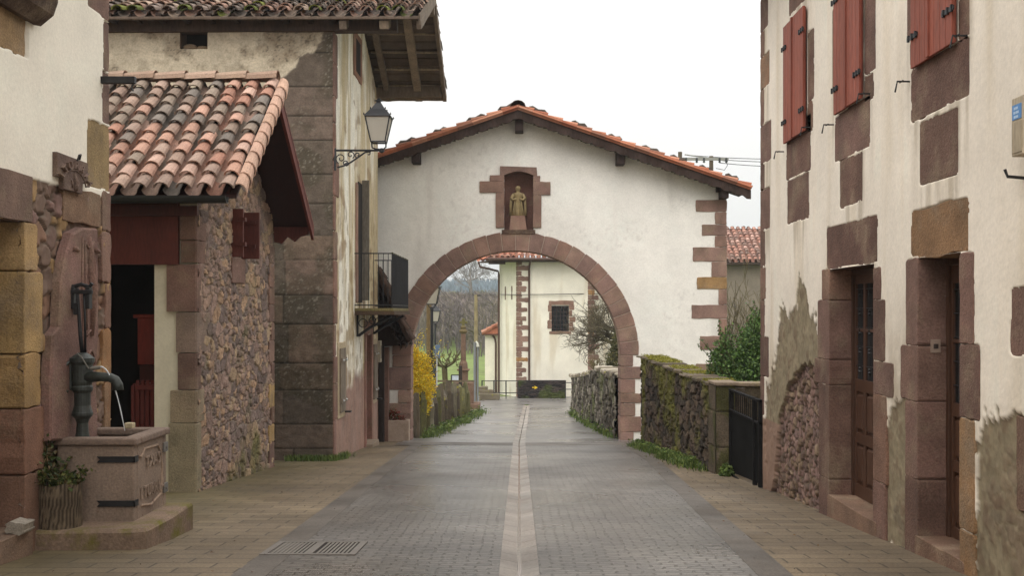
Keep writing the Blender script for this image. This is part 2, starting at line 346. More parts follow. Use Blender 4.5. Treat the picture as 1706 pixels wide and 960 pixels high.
def paver(name, c1, c2, mortar, bw, bh, ms, rough, wet=None, moss=None, bumpd=.01, warp=.02, spec=.4):
    m = bpy.data.materials.new(name); m.use_nodes = True; nt = m.node_tree; N = nt.nodes; L = nt.links; b = N['Principled BSDF']
    tc = N.new('ShaderNodeTexCoord'); nz = N.new('ShaderNodeTexNoise'); nz.inputs['Scale'].default_value = 5.5; L.new(tc.outputs['Object'], nz.inputs['Vector'])
    mxv = N.new('ShaderNodeVectorMath'); mxv.operation = 'MULTIPLY_ADD'; L.new(nz.outputs['Color'], mxv.inputs[0]); mxv.inputs[1].default_value = (warp,)*3; L.new(tc.outputs['Object'], mxv.inputs[2])
    br = N.new('ShaderNodeTexBrick'); L.new(mxv.outputs[0], br.inputs['Vector']); br.inputs['Scale'].default_value = 1; br.inputs['Brick Width'].default_value = bw; br.inputs['Row Height'].default_value = bh
    br.inputs['Mortar Size'].default_value = ms; br.inputs['Mortar Smooth'].default_value = .4; br.inputs['Bias'].default_value = 0
    br.inputs['Color1'].default_value = (*c1, 1); br.inputs['Color2'].default_value = (*c2, 1); br.inputs['Mortar'].default_value = (*mortar, 1)
    n2 = N.new('ShaderNodeTexNoise'); n2.inputs['Scale'].default_value = .55; n2.inputs['Detail'].default_value = 6; L.new(tc.outputs['Object'], n2.inputs['Vector'])
    r2 = N.new('ShaderNodeMapRange'); L.new(n2.outputs['Fac'], r2.inputs[0]); r2.inputs[1].default_value = .3; r2.inputs[2].default_value = .7; r2.inputs[3].default_value = .66; r2.inputs[4].default_value = 1.24
    mu = N.new('ShaderNodeMix'); mu.data_type = 'RGBA'; mu.blend_type = 'MULTIPLY'; mu.inputs[0].default_value = 1; L.new(br.outputs['Color'], mu.inputs[6]); L.new(r2.outputs[0], mu.inputs[7])
    n3 = N.new('ShaderNodeTexNoise'); n3.inputs['Scale'].default_value = 45; n3.inputs['Detail'].default_value = 4; L.new(tc.outputs['Object'], n3.inputs['Vector'])
    r3 = N.new('ShaderNodeMapRange'); L.new(n3.outputs['Fac'], r3.inputs[0]); r3.inputs[1].default_value = .3; r3.inputs[2].default_value = .7; r3.inputs[3].default_value = .72; r3.inputs[4].default_value = 1.28
    m3 = N.new('ShaderNodeMix'); m3.data_type = 'RGBA'; m3.blend_type = 'MULTIPLY'; m3.inputs[0].default_value = 1; L.new(mu.outputs[2], m3.inputs[6]); L.new(r3.outputs[0], m3.inputs[7]); c = m3.outputs[2]
    if moss:
        sp = N.new('ShaderNodeSeparateXYZ'); L.new(tc.outputs['Object'], sp.inputs[0])
        g = N.new('ShaderNodeMapRange'); L.new(sp.outputs['X'], g.inputs[0]); g.inputs[1].default_value = moss[1]; g.inputs[2].default_value = moss[2]; g.inputs[3].default_value = 0; g.inputs[4].default_value = 1
        g2 = N.new('ShaderNodeMath'); g2.operation = 'MULTIPLY'; L.new(g.outputs[0], g2.inputs[0]); L.new(n2.outputs['Fac'], g2.inputs[1])
        x = N.new('ShaderNodeMix'); x.data_type = 'RGBA'; L.new(g2.outputs[0], x.inputs[0]); L.new(c, x.inputs[6]); x.inputs[7].default_value = (*moss[0], 1); c = x.outputs[2]
    L.new(c, b.inputs['Base Color']); b.inputs['Specular IOR Level'].default_value = spec; b.inputs['Roughness'].default_value = rough
    if wet:
        w2 = N.new('ShaderNodeTexNoise'); w2.inputs['Scale'].default_value = wet[0]; w2.inputs['Detail'].default_value = 4; L.new(tc.outputs['Object'], w2.inputs['Vector'])
        rr = N.new('ShaderNodeMapRange'); L.new(w2.outputs['Fac'], rr.inputs[0]); rr.inputs[1].default_value = .35; rr.inputs[2].default_value = .65; rr.inputs[3].default_value = wet[1]; rr.inputs[4].default_value = wet[2]; L.new(rr.outputs[0], b.inputs['Roughness'])
    hm = N.new('ShaderNodeMath'); hm.operation = 'MULTIPLY_ADD'; L.new(n3.outputs['Fac'], hm.inputs[0]); hm.inputs[1].default_value = .35
    iv = N.new('ShaderNodeMath'); iv.operation = 'SUBTRACT'; iv.inputs[0].default_value = 1; L.new(br.outputs['Fac'], iv.inputs[1]); L.new(iv.outputs[0], hm.inputs[2])
    bp = N.new('ShaderNodeBump'); bp.inputs['Strength'].default_value = .8; bp.inputs['Distance'].default_value = bumpd; L.new(hm.outputs[0], bp.inputs['Height']); L.new(bp.outputs[0], b.inputs['Normal'])
    return m
M_SETTS = paver('wet_stone_setts', C(118, 112, 107), C(98, 94, 90), C(80, 75, 70), .21, .105, .012, .5, (.35, .22, .48), bumpd=.016, warp=.09)
M_WALK = paver('tan_paving', C(118, 103, 82), C(102, 88, 70), C(72, 63, 51), .52, .26, .011, .75, (.6, .5, .85), (C(96, 92, 48), -3.2, -5.2), .006)
M_BAND = mat('smooth_kerb_concrete', C(92, 85, 78), .6, (.9, .3), (40, .28), .5, 50, .006, wet=(.8, .36, .75))
M_CHAN = paver('pale_channel_stone', C(146, 136, 127), C(130, 121, 113), C(92, 84, 77), 3., .42, .008, .5, (1.2, .3, .6), bumpd=.006)
M_ASPH = mat('damp_asphalt', C(116, 112, 109), .45, (.5, .25), (60, .25), .3, 90, .003, wet=(.4, .18, .45))
dish = lambda x, d: .02*min(1, abs(x-float(xcen(d)))/2.2)
struct(strip('road_setts', lambda d: xleft(d)+.28, lambda d: xcen(d)-.165, -8, 29, .004, M_SETTS, extra=dish))
struct(strip('road_setts', lambda d: xcen(d)+.165, lambda d: xright(d)-.28, -8, 29, .004, M_SETTS, extra=dish))
struct(strip('road_crossing_band', lambda d: xleft(d)-.4, lambda d: xcen(d)-.165, 29, 30.4, .006, M_BAND, extra=dish))
struct(strip('road_crossing_band', lambda d: xcen(d)+.165, lambda d: xright(d)+.2, 29, 30.4, .006, M_BAND, extra=dish))
struct(strip('road_asphalt', lambda d: xleft(d)-.3, lambda d: xcen(d)-.165, 30.4, 59, .004, M_ASPH, extra=dish))
struct(strip('road_asphalt', lambda d: xcen(d)+.165, lambda d: xright(d)+.3, 30.4, 59, .004, M_ASPH, extra=dish))
struct(strip('road_junction', lambda d: -4.5, lambda d: 14, 59, 65.8, .002, M_ASPH))
struct(strip('road_edge_band', lambda d: xleft(d)+.0, lambda d: xleft(d)+.28, -8, 29, .006, M_BAND, 2, extra=dish))
struct(strip('road_edge_band', lambda d: xright(d)-.28, lambda d: xright(d)-.0, -8, 29, .006, M_BAND, 2, extra=dish))
struct(strip('drainage_channel', lambda d: xcen(d)-.165, lambda d: xcen(d)+.165, -8, 58.5, .012, M_CHAN, 6, .5, lambda x, d: -.035*(1-abs(x-float(xcen(d)))/.165)))
M_WATERFILM = mat('running_water', (.32, .31, .29), .08, None, None, .2, 9, .003, spec=.9)  # pale base colour stands in for the sky reflected along the trickle
struct(strip('water_trickle', lambda d: xcen(d)-.017+.002*math.sin(d*2.1), lambda d: xcen(d)+.017+.002*math.sin(d*3.3), -8, 57, -.0178, M_WATERFILM, 1, .25))
struct(strip('pavement', lambda d: -5.2, lambda d: xleft(d), -8, 31.6, .008, M_WALK, 8))
struct(strip('pavement', lambda d: xright(d), lambda d: 4.0, -8, 31.6, .008, M_WALK, 6))
# drain grate let into the road edge
g = thing('drain_grate', 'square iron drain grate set in the left edge of the road', 'drain grate', (-1.9, 10.65, gz(10.65)))
slope = lambda u, v, n: (u, v, gz(v)+.021+n)
mb = MB(C(112, 106, 100))
mb.fbox(slope, -2.33, -1.47, 10.22, 10.28, -.02, .012); mb.fbox(slope, -2.33, -1.47, 11.02, 11.08, -.02, .012); mb.fbox(slope, -2.33, -2.27, 10.28, 11.02, -.02, .012); mb.fbox(slope, -1.53, -1.47, 10.28, 11.02, -.02, .012); mb.fbox(slope, -1.93, -1.87, 10.28, 11.02, -.02, .011)
mb.build('grate_frame', M_GREY, g)
mb = MB(C(118, 112, 104))
for k in range(20):
    x = -2.25+k*.0375
    if abs(x+1.9) > .05: mb.fbox(slope, x, x+.02, 10.28, 11.02, -.02, .008)
mb.build('grating', M_GREY, g)
mb = MB((.01,)*3); mb.fbox(slope, -2.27, -1.53, 10.28, 11.02, -.003, .002); mb.build('drain_pit', M_DARK, g)  # flat dark sheet at road level stands in for the unlit pit
# ================================================================ the house on the right (white plaster, red shutters)
XE = 3.65
fE = plane_x(XE, -1)
E = thing('house', 'white plastered house with red shutters and two recessed doors', 'house', (XE, 12, gz(12)))
pE = lambda pts: [on(XE, *p) for p in pts]
mort1 = pE([(1278,720),(1283,640),(1295,580),(1310,520),(1330,512),(1334,468),(1345,476),(1352,510),(1364,520),(1368,620),(1366,860),(1278,830)])
mort2 = pE([(1474,930),(1474,720),(1486,690),(1494,650),(1515,648),(1540,640),(1540,960)])
mort3 = pE([(1618,1000),(1630,742),(1650,716),(1665,728),(1690,700),(1712,705),(1800,690),(1830,1150),(1618,1150)])
rub1 = pE([(1272,860),(1290,800),(1297,700),(1312,645),(1333,612),(1350,606),(1367,625),(1372,880)])
base = pE([(1262,690),(1300,708),(1296,800),(1288,830),(1262,830)])
def fE_fn(U, V):
    n = fbm(U*2.6, V*1.3, 5, 2); n2 = fbm(U*7, V*7, 4, 5)
    st = fbm(U*2.5, V*.25, 4, 6)
    pl = mixc(full(C(218, 208, 194, 1.2), U), full(C(204, 190, 168, 1.15), U), sstep(.5, .8, st)*.75)
    drip = np.zeros(U.shape)
    for a0, a1, b0, b1 in ER:
        if b0 > 1.9: drip = np.maximum(drip, sstep(a0-.02, a0+.08, U)*sstep(a1+.02, a1-.08, U)*sstep(b0-1.1, b0, V)*(V < b0+.1))
    pl = mixc(pl, full(C(158, 142, 118), U), drip*sstep(.42, .7, fbm(U*9, V*.7, 4, 3))*.55)
    pl = mixc(pl, full(C(150, 138, 116), U), sstep(1.6, -.6, V+(n-.5)*1.6)*sstep(.35, .65, fbm(U*3, V*2, 5, 9))*.5)
    pl = pl*(.94+.12*n)[..., None]
    pl = mixc(pl, full(C(150, 132, 104), U), sstep(.62, .75, fbm(U*1.2, V*.8, 5, 8))*sstep(2.2, .3, V)*.7)
    mo = mixc(full(C(122, 110, 88), U), full(C(152, 139, 114), U), n2)*(.75+.5*fbm(U*26, V*26, 3, 9))[..., None]
    ed = (n-.5)*.5+(n2-.5)*.22
    ed = ed+(fbm(U*24, V*10, 3, 7)-.5)*.16
    m = np.maximum.reduce([sstep(-.012, .012, sdpoly(U, V, p)+ed) for p in (mort1, mort2, mort3)])
    c = mixc(pl, mo, m); h = .02*(1-m)+.006*n2
    x, y = U/.14+n*1.8+n2*.6, V/.10+n2*1.3+n; f1, f2, idn = worley(x, y, 1); e = sstep(.02, .2, f2-f1)
    st_c = pick(RED+[C(120, 100, 82), C(100, 82, 72), C(132, 112, 92), C(112, 92, 76)], idn)*(.6+.7*fbm(U*22, V*22, 3, 2))[..., None]
    rc = mixc(full(C(104, 88, 72), U)*(.7+.6*n2)[..., None], st_c, e)
    k = sstep(-.006, .006, sdpoly(U, V, rub1)+(n2-.5)*.14)
    rc = rc*(1-.5*sstep(.0, .06, f2-f1)*sstep(.24, .1, f2-f1))[..., None]*1.15  # crevice shade painted round each stone
    c = mixc(c, rc, k); h = h*(1-k)+k*(-.10+.035*e*(.4+idn*.9)+.05*n2)
    w1, w2, wi = worley(U/.2+n*1.2, V/.12+n2*.9, 4); vis = m*(1-k)*sstep(.54, .64, fbm(U*2.4, V*2.4, 4, 6))*sstep(.05, .14, w2-w1)
    c = mixc(c, pick([C(112, 92, 78), C(128, 108, 92), C(98, 84, 72), C(140, 120, 98)], wi)*(.65+.7*fbm(U*22, V*22, 3, 2))[..., None], vis*.5); h = h+.006*vis
    # rough lumps where the render has gone
    lump = fbm(U*9, V*9, 3, 4)
    h = h+m*(1-k)*.016*(lump-.5); c = mixc(c, full(C(112, 92, 74), U), m*(1-k)*sstep(.55, .7, lump)*.6)
    b = sstep(-.01, .02, sdpoly(U, V, base)); c = mixc(c, full(C(142, 116, 100), U)*(.85+.3*n2)[..., None], b*(1-k))
    sm = np.zeros(U.shape)
    for a0, a1, b0, b1 in ER: sm = np.maximum(sm, sstep(-.004, .010, -np.hypot(np.maximum(np.maximum(a0+.07-U, U-a1+.07), 0), np.maximum(np.maximum(b0+.05-V, V-b1+.05), 0))+.05-.010+(n2-.5)*.035+(n-.5)*.05))
    return h*(1-sm)-.035*sm, c
ER = []
D1 = (11.66, 13.34); D2 = (9.37, 10.38); ZT = 2.03
def keepE(U, V):
    a = (U > D1[0]) & (U < D1[1]) & (V < ZT) & (V > -.64); b = (U > D2[0]) & (U < D2[1]) & (V < ZT) & (V > -.58)
    return ~(a | b)
def coarse(U, V): return .004+0*U, full(C(216, 206, 191, 1.2), U)*(.94+.12*fbm(U*2, V, 4, 2))[..., None]
sheet('wall', fE, np.arange(-4, 7.61, .2), np.arange(-.6, 6.61, .2), coarse, M_PLASTER, E)
mb = MB(C(200, 188, 168)); mb.box(XE+.5, XE+9, -4, 17, -1.4, 6.6); mb.box(XE+.03, XE+.5, 16.75, 17, -1.4, 6.6); mb.build('rear_wall', M_PLASTER, E)
mb = MB(C(70, 58, 48)); mb.fbox(lambda u, v, n: (u, v, n), XE-.7, XE+9.3, -4.4, 17.6, 6.6, 6.75); mb.build('eaves', M_WOOD, E)
rng = random.Random(3)
def rstone(parent, X, fr, pxl, pxr, yt, yb, tint, n0=-.05, n1=.022, name='quoin', m=None, jit=.016, rd=.035):
    u0, u1 = on(X, pxl, 0)[0], on(X, pxr, 0)[0]; z1 = on(X, pxl, yt)[1]; z0 = on(X, pxl, yb)[1]
    if u0 > u1: u0, u1 = u1, u0
    if X == XE: ER.append((u0, u1, z0, z1)); n1 = min(n1, .021)
    mb = MB(vary(tint, .93, 1.07, rng)); mb.stone(fr, u0, u1, z0, z1, n0, n1, jit=jit, rd=rd, bev=.006, r=rng)
    return mb.build(name, m or M_STONE, parent)
RS = [C(124, 98, 90), C(116, 90, 82), C(130, 102, 90), C(110, 86, 78)]
for q in [(1269,1284,-90,-5),(1269,1283,0,56),(1269,1277,56,98),(1269,1285,98,152),(1269,1276,152,212),(1269,1288,212,276),(1269,1277,276,318),(1269,1286,318,386),(1269,1278,386,446),(1269,1279,446,500),(1269,1277,500,560),(1269,1284,560,626),(1269,1276,626,690)]:
    rstone(E, XE, fE, *q, rng.choice(RS) if q[2] != 98 else C(146, 116, 94), n1=.03)
wins = [[('lintel',1317,1354,-70,28),('jamb_stone',1310,1319,55,128),('jamb_stone',1311,1319,128,206),('jamb_stone',1348,1360,55,172),('jamb_stone',1348,1358,172,222),('sill_stone',1312,1354,216,302),('apron_stone',1314,1351,302,374)],
        [('lintel',1396,1452,-190,-80),('jamb_stone',1389,1401,15,156),('jamb_stone',1394,1401,156,192),('jamb_stone',1443,1464,-30,128),('jamb_stone',1443,1460,128,172),('sill_stone',1393,1454,194,273),('apron_stone',1402,1442,269,348)],
        [('jamb_stone',1514,1534,-40,70),('jamb_stone',1519,1533,70,116),('jamb_stone',1600,1628,-90,0),('jamb_stone',1600,1622,0,72),('sill_stone',1521,1622,116,206),('apron_stone',1535,1603,206,310)]]
for i, wn in enumerate(wins):
    for nm, a, b, t, bo in wn: rstone(E, XE, fE, a, b, t, bo, C(112, 88, 80) if i == 2 else rng.choice(RS), name=nm, n1=.026)
SH = C(142, 78, 62)
def shutter(a, b, zb, zt, lo):
    u0, u1 = sorted((on(XE, a, 0)[0], on(XE, b, 0)[0]))
    s = MB(SH); n = 4; wd = (u1-u0)/n
    for k in range(n): s.fbox(fE, u0+k*wd+.004, u0+(k+1)*wd-.004, zb, zt, .045+lo, .075+lo, vary(SH, .93, 1.07, rng))
    s.fbox(fE, u0+.01, u1-.01, zb+.01, zt-.01, .03+lo, .046+lo, tuple(c*.8 for c in SH))
    return s.build('shutter', M_PAINT, E, bevel=.004), u0, u1
def hinge(par, u0, u1, z, lo):
    h = MB(); h.fbox(fE, u0, u1, z-.018, z+.018, .076+lo, .088+lo)
    for t in (.15, .5, .85): h.fbox(fE, u0+(u1-u0)*t-.012, u0+(u1-u0)*t+.012, z-.03, z+.03, .076+lo, .095+lo)
    h.build('strap_hinge', M_IRON, par)
for (a, m_, b, yb) in [(1313.5,1330,1349,240),(1399,1422,1445,192),(1530,1563,1603,115)]:
    zb = on(XE, a, yb)[1]; zt = zb+1.58
    s, u0, u1 = shutter(a, m_, zb, zt, .0)
    for z in (zb+.28, zt-.3): hinge(s, u1-.2, u1+.06, z, .0)
    s, v0, v1 = shutter(m_, b, zb, zt, .012)
    for z in (zb+.28, zt-.3): hinge(s, v0-.06, v0+.2, z, .012)
    c_ = MB(tuple(x*.85 for x in SH)); c_.fbox(fE, v1-.03, v1+.03, zb, zt, .06, .105); c_.build('cover_strip', M_PAINT, s, bevel=.005)
    for uu, zz in ((u1+.16, zb-.08), (v0-.16, zb+.02)):
        k = MB(); k.tube([fE(uu, zz, -.02), fE(uu, zz, .14), fE(uu, zz-.1, .16)], .009, 6); k.tube([fE(uu-.04, zz, .1), fE(uu+.05, zz, .1)], .008, 6); k.build('shutter_hook', M_IRON, E)
# doors
def dstone(nm, u0, u1, z0, z1, tint, n0=-.28, n1=.03, par=E):
    s = MB(vary(tint, .93, 1.07, rng)); s.stone(fE, u0, u1, z0, z1, n0, n1, jit=.01, rd=.03, bev=.008, r=rng); ER.append((u0-.02*(u0 > 12.6 or 9.9 < u0 < 11), u1, z0, z1)) if nm != 'threshold' else None; return s.build(nm, M_STONE, par)
uE = lambda px: on(XE, px, 0)[0]
zE = lambda px, y: on(XE, px, y)[1]
rstone(E, XE, fE, 1380, 1467, 380, 449, C(110, 84, 76), n0=-.28, n1=.035, name='door_lintel', rd=.12)
rstone(E, XE, fE, 1521, 1620, 352, 431, C(140, 110, 82), n0=-.28, n1=.035, name='door_lintel', rd=.06, jit=.03)
L1 = [(1373,448,500),(1366,500,600),(1361,600,642),(1368,642,800),(1368,800,905)]
for a, t, b in L1: dstone('jamb_stone', D1[1]-.015, uE(a), zE(1385, b), zE(1385, t), rng.choice(RS))
for a, t, b in [(1472,446,500),(1479,500,600),(1493,602,656),(1481,656,800),(1479,800,920)]: dstone('jamb_stone', uE(a), D1[0]+.015, zE(1460, b), zE(1460, t), rng.choice(RS))
for a, t, b in [(1514,430,577),(1505,577,670),(1513,670,800),(1513,800,950)]: dstone('jamb_stone', D2[1]-.015, uE(a), zE(1533, b), zE(1533, t), rng.choice(RS))
for a, t, b, k in [(1628,422,573,RS[0]),(1638,573,695,C(112,88,82)),(1629,695,880,C(148,118,88)),(1629,880,1010,C(142,112,84))]: dstone('jamb_stone', uE(a), D2[0]+.015, zE(1604, b), zE(1604, t), k)
dstone('threshold', D1[0]-.1, D1[1]+.05, -1.15, -.60, C(132, 108, 94), -.5, .035)
dstone('threshold', D2[0]-.1, D2[1]+.05, -1.0, -.50, C(124, 98, 84), -.5, .035)
DW = C(78, 52, 38)
M_DOOR = mat('varnished_door_wood', None, .5, (5, .2), (60, .2), .25, 50, .003, stretch=(1, 1, .12), spec=.4)
def door(u0, u1, z0, z1, leaves, glass_lo, glass_hi, rows):
    n = -.27
    d = MB(DW); d.fbox(fE, u0, u1, z0, z1, n-.06, n-.02); lw = (u1-u0)/leaves
    root = d.build('door', M_DOOR, E)
    for l in range(leaves):
        a, b = u0+l*lw, u0+(l+1)*lw; fr = MB(DW); st = .1
        fr.fbox(fE, a+.005, a+st, z0, z1, n-.02, n+.012); fr.fbox(fE, b-st, b-.005, z0, z1, n-.02, n+.012); mid = (a+b)/2
        zs = [z0, z0+.13]
        for r0, r1 in rows: zs += [r0, r1]
        fr.fbox(fE, a+st, b-st, z0, rows[0][0], n-.02, n+.010)
        for i in range(len(rows)):
            top = rows[i+1][0] if i+1 < len(rows) else glass_lo
            fr.fbox(fE, a+st, b-st, rows[i][1], top, n-.02, n+.010)
            fr.fbox(fE, mid-.045, mid+.045, rows[i][0], rows[i][1], n-.02, n+.011)
            for c0, c1 in ((a+st, mid-.045), (mid+.045, b-st)):
                fr.prism(fE, [(c0+.03, rows[i][0]+.03), (c1-.03, rows[i][0]+.03), (c1-.03, rows[i][1]-.03), (c0+.03, rows[i][1]-.03)], n-.02, n+.008, .02)
        fr.fbox(fE, mid-.04, mid+.04, glass_lo, glass_hi, n-.02, n+.011); fr.fbox(fE, a+st, b-st, glass_hi, z1, n-.02, n+.010)
        fr.fbox(fE, a+st, b-st, (glass_lo+glass_hi)/2-.0, (glass_lo+glass_hi)/2+.035, n-.02, n+.009)
        fr.fbox(fE, b-.02, b+.02, z0, z1, n+.012, n+.03) if l < leaves-1 else None
        fr.build('door_leaf', M_DOOR, root, bevel=.004)
        for c0, c1 in ((a+st, mid-.04), (mid+.04, b-st)):
            gl = MB(); gl.fbox(fE, c0, c1, glass_lo, glass_hi, n-.019, n-.012); gl.build('pane', M_GLASS, root)
            gr = MB(); cc = (c0+c1)/2
            for q in (-.06, 0, .06): gr.tube([fE(cc+q, glass_lo, n+.0), fE(cc+q, glass_hi, n+.0)], .007, 6)
            for k in range(5):
                zz = glass_lo+(glass_hi-glass_lo)*(k+.5)/5
                gr.lathe(fE(cc, zz-.04, n+.004), [(.005, 0), (.022, .02), (.01, .04), (.022, .06), (.005, .08)], 8)
                gr.tube([fE(c0, zz+.05, n+.0), fE(c1, zz+.05, n+.0)], .006, 5)
            gr.build('iron_grille', M_IRON, root)
    fm = MB(tuple(c*.8 for c in DW)); fm.fbox(fE, u1-.07, u1+.0, z0, z1, n-.02, n+.04); fm.fbox(fE, u0, u0+.06, z0, z1, n-.02, n+.04); fm.fbox(fE, u0+.06, u1-.07, z1-.07, z1, n-.02, n+.04); fm.build('door_frame', M_DOOR, root, bevel=.005)
    return root
door(D1[0], D1[1], -.60, ZT, 2, .76, 1.86, [(-.45, .02), (.14, .62)])
door(D2[0], D2[1], -.50, ZT, 1, .72, 1.80, [(-.4, .1), (.2, .6)])
# lower right window stones and the meter box
rstone(E, XE, fE, 1688, 1730, 478, 592, C(118, 94, 86), name='window_stone', n1=.02)
rstone(E, XE, fE, 1697, 1735, 692, 850, C(120, 96, 84), name='window_stone', n1=.018)
sheet('wall', fE, np.arange(7.6, 17.001, .026), np.arange(-1.3, 6.6, .017), fE_fn, M_PLASTER, E, keepE)
mbx = thing('meter_box', 'beige meter box with a blue sticker fixed on the white wall', 'meter box', fE(8.2, 2.7, .1))
u1 = on(XE-.16, 1685, 0)[0]; z0, z1 = on(XE-.16, 1685, 262)[1], on(XE-.16, 1685, 165)[1]
b = MB(C(172, 158, 136)); b.fbox(fE, u1-.19, u1, z0, z1, .0, .16); b.build('box', M_PAINT, mbx, bevel=.008)
b = MB(C(160, 146, 124)); b.fbox(fE, u1-.175, u1-.015, z0+.02, z0+.24, .16, .165); b.build('lower_cover', M_PAINT, mbx, bevel=.003)
st = MB(C(92, 136, 186)); st.fbox(fE, u1-.165, u1-.02, z0+.255, z0+.36, .1605, .164); s0 = st.build('sticker', M_PAINT, mbx)
st = MB(C(186, 206, 226))
for k, (a, c_) in enumerate([(.05, .12), (.045, .13), (.05, .115)]):
    for q in range(5): st.fbox(fE, u1-a-(c_-a)*(q+.75)/5, u1-a-(c_-a)*q/5, z0+.265+k*.03, z0+.283+k*.03, .164, .1645)
st.build('sticker_print', M_PAINT, s0)
bell = thing('door_bell', 'small square metal door bell panel on the right doorway jamb', 'door bell', (XE+.15, D2[1]-.02, 1.23))
fB_ = plane_y(D2[1]-.012, -1)
b = MB(C(150, 130, 116)); x0, zc = xz(1558, 577, 10.37); b.fbox(fB_, x0-.045, x0+.045, zc-.06, zc+.06, 0, .014); b.build('plate', M_GREY, bell, bevel=.003)
b = MB(C(60, 50, 46)); b.lathe((x0, D2[1]-.03, zc), [(.0, -.022), (.022, -.02), (.022, .02), (.0, .022)], 10, sy=.3); b.build('button', M_GREY, bell)
b = MB(); b.tube([fE(uE(1706)-.05, zE(1700, 300), -.01), fE(uE(1706)-.05, zE(1700, 297), .14), fE(uE(1706)-.05, zE(1700, 285), .16)], .012, 6); b.build('wall_hook', M_IRON, E)
# ================================================================ the house at the left edge
XA = -4.55
fA = plane_x(XA, 1); uA = lambda px, X=XA: on(X, px, 0)[0]; zA = lambda px, y, X=XA: on(X, px, y)[1]
A = thing('house', 'cream plastered house with a bare stone lower wall behind the water pump', 'house', (XA, 10, gz(10)))
UA1 = 12.58
AR_ = []
def fA_fn(U, V):
    n = fbm(U*2, V*2, 5, 1); n2 = fbm(U*8, V*8, 4, 4)
    pl = full(C(219, 212, 198, 1.2), U)*(.95+.09*n)[..., None]
    up = sstep(-.006, .006, V-2.775+(n2-.5)*.02)
    x, y = U/.26+n*1.6+n2*.4, V/.19+n2*1.0+n*.8; f1, f2, idn = worley(x, y, 3); e = sstep(.07, .16, f2-f1)
    sc_ = pick([C(122, 98, 84), C(110, 88, 78), C(134, 104, 86), C(150, 122, 86), C(112, 92, 80), C(126, 100, 92), C(150, 122, 88)], idn)*(.75+.5*n2)[..., None]
    c = mixc(mixc(full(C(110, 98, 86), U)*(.7+.6*n2)[..., None], sc_, e), pl, up)
    return up*(.03+.006*n)+(1-up)*(-.04+.055*e*(.3+idn*.8)+.045*n2)-.09*up*np.maximum.reduce([np.zeros(U.shape)]+[sstep(-.004, .010, np.minimum(np.minimum(U-a0, a1-U+.05), np.minimum(V-b0, b1-V))-.014+(n2-.5)*.05+(n-.5)*.07) for a0, a1, b0, b1 in AR_]), c
DA = (8.9, 10.38)
keepA = lambda U, V: ~((U > DA[0]) & (U < DA[1]) & (V < 2.36))
def cA(U, V): return .03+0*U, full(C(219, 212, 198, 1.2), U)*(.95+.09*fbm(U*2, V*2, 4, 1))[..., None]
sheet('wall', fA, np.arange(-4, 8.01, .25), np.arange(-.9, 6.61, .25), cA, M_PLASTER, A)
mb = MB(C(200, 190, 172)); mb.box(XA-9, XA-.6, -4, UA1-.02, -1.4, 6.6); mb.box(XA-.6, XA-.04, UA1-.3, UA1-.02, -1.4, 6.6); mb.build('rear_wall', M_OLDPL, A)
mb = MB(C(70, 58, 48)); mb.box(XA-9.3, XA+.8, -4.4, UA1+.5, 6.6, 6.75); mb.build('eaves', M_WOOD, A)
def sA(nm, u0, u1, z0, z1, t, n0=-.3, n1=.04, jit=.015, rd=.05, m=None):
    if z1 > 2.85 and n1 < .06: AR_.append((u0, u1, z0, z1)); n1 = .02
    s = MB(vary(t, .93, 1.07, rng)); s.stone(fA, u0, u1, z0, z1, n0, n1, jit=jit, rd=rd*.6, bev=.008, r=rng); return s.build(nm, m or M_STONE, A)
QA = [(11.95, 4.74, 5.6, RED[0]), (12.40, 4.18, 4.73, RED[1]), (12.36, 3.60, 4.17, RED[3]), (11.92, 2.86, 3.59, C(150, 130, 98)), (12.33, 2.42, 2.85, RED[0]), (12.32, 1.86, 2.41, RED[2]), (12.42, 1.36, 1.85, RED[4]), (12.34, .78, 1.35, C(156, 120, 88)), (12.4, .1, .77, C(146, 112, 84)), (12.3, -.5, .09, RED[3]), (12.38, -1.2, -.51, RED[1])]
for u0, z0, z1, t in QA: sA('quoin', u0, UA1+.01, z0, z1, t, n1=.045, rd=.07, jit=.02)
sA('lintel', 8.6, 10.56, 2.37, 2.79, C(124, 104, 96), n1=.05)
sA('wall_block', 11.28, 12.30, 2.45, 2.80, C(132, 106, 88), n1=.04)
for z0, z1, u1, t in [(1.92, 2.36, 10.66, C(178, 150, 110)), (1.16, 1.91, 10.78, C(174, 146, 104)), (.66, 1.15, 10.72, C(166, 138, 98)), (.05, .65, 10.80, C(136, 104, 88)), (-1.0, .04, 10.84, C(128, 100, 86))]:
    sA('jamb_stone', DA[1], u1, z0, z1, t, n0=-.45, n1=.05)
sA('jamb_stone', DA[0]-.3, DA[0], -1, 2.36, C(150, 120, 90), n0=-.45)
mb = MB(C(50, 34, 26)); mb.fbox(fA, DA[0], DA[1], -.9, 2.37, -.55, -.45); mb.build('door', M_DOOR, A)
sA('doorstep', DA[0]-.1, 10.4, -1, -.42, C(126, 106, 92), n0=-.45, n1=.12)
sA('window_stone', 9.5, 10.46, 3.86, 4.3, C(150, 128, 98), n1=.04, rd=.2)
mb = MB(C(78, 62, 54)); mb.prism(lambda u, v, n: fA(n, v, u), [(-.1, 4.24), (.1, 4.2), (.22, 4.3), (.26, 4.42), (.26, 4.62), (-.1, 4.62)], 9.0, 10.62, .01); mb.build('window_sill', M_STONE, A)
sheet('wall', fA, np.append(np.arange(8, UA1, .022), UA1), np.arange(-1.1, 6.6, .018), fA_fn, M_PLASTER, A, keepA)
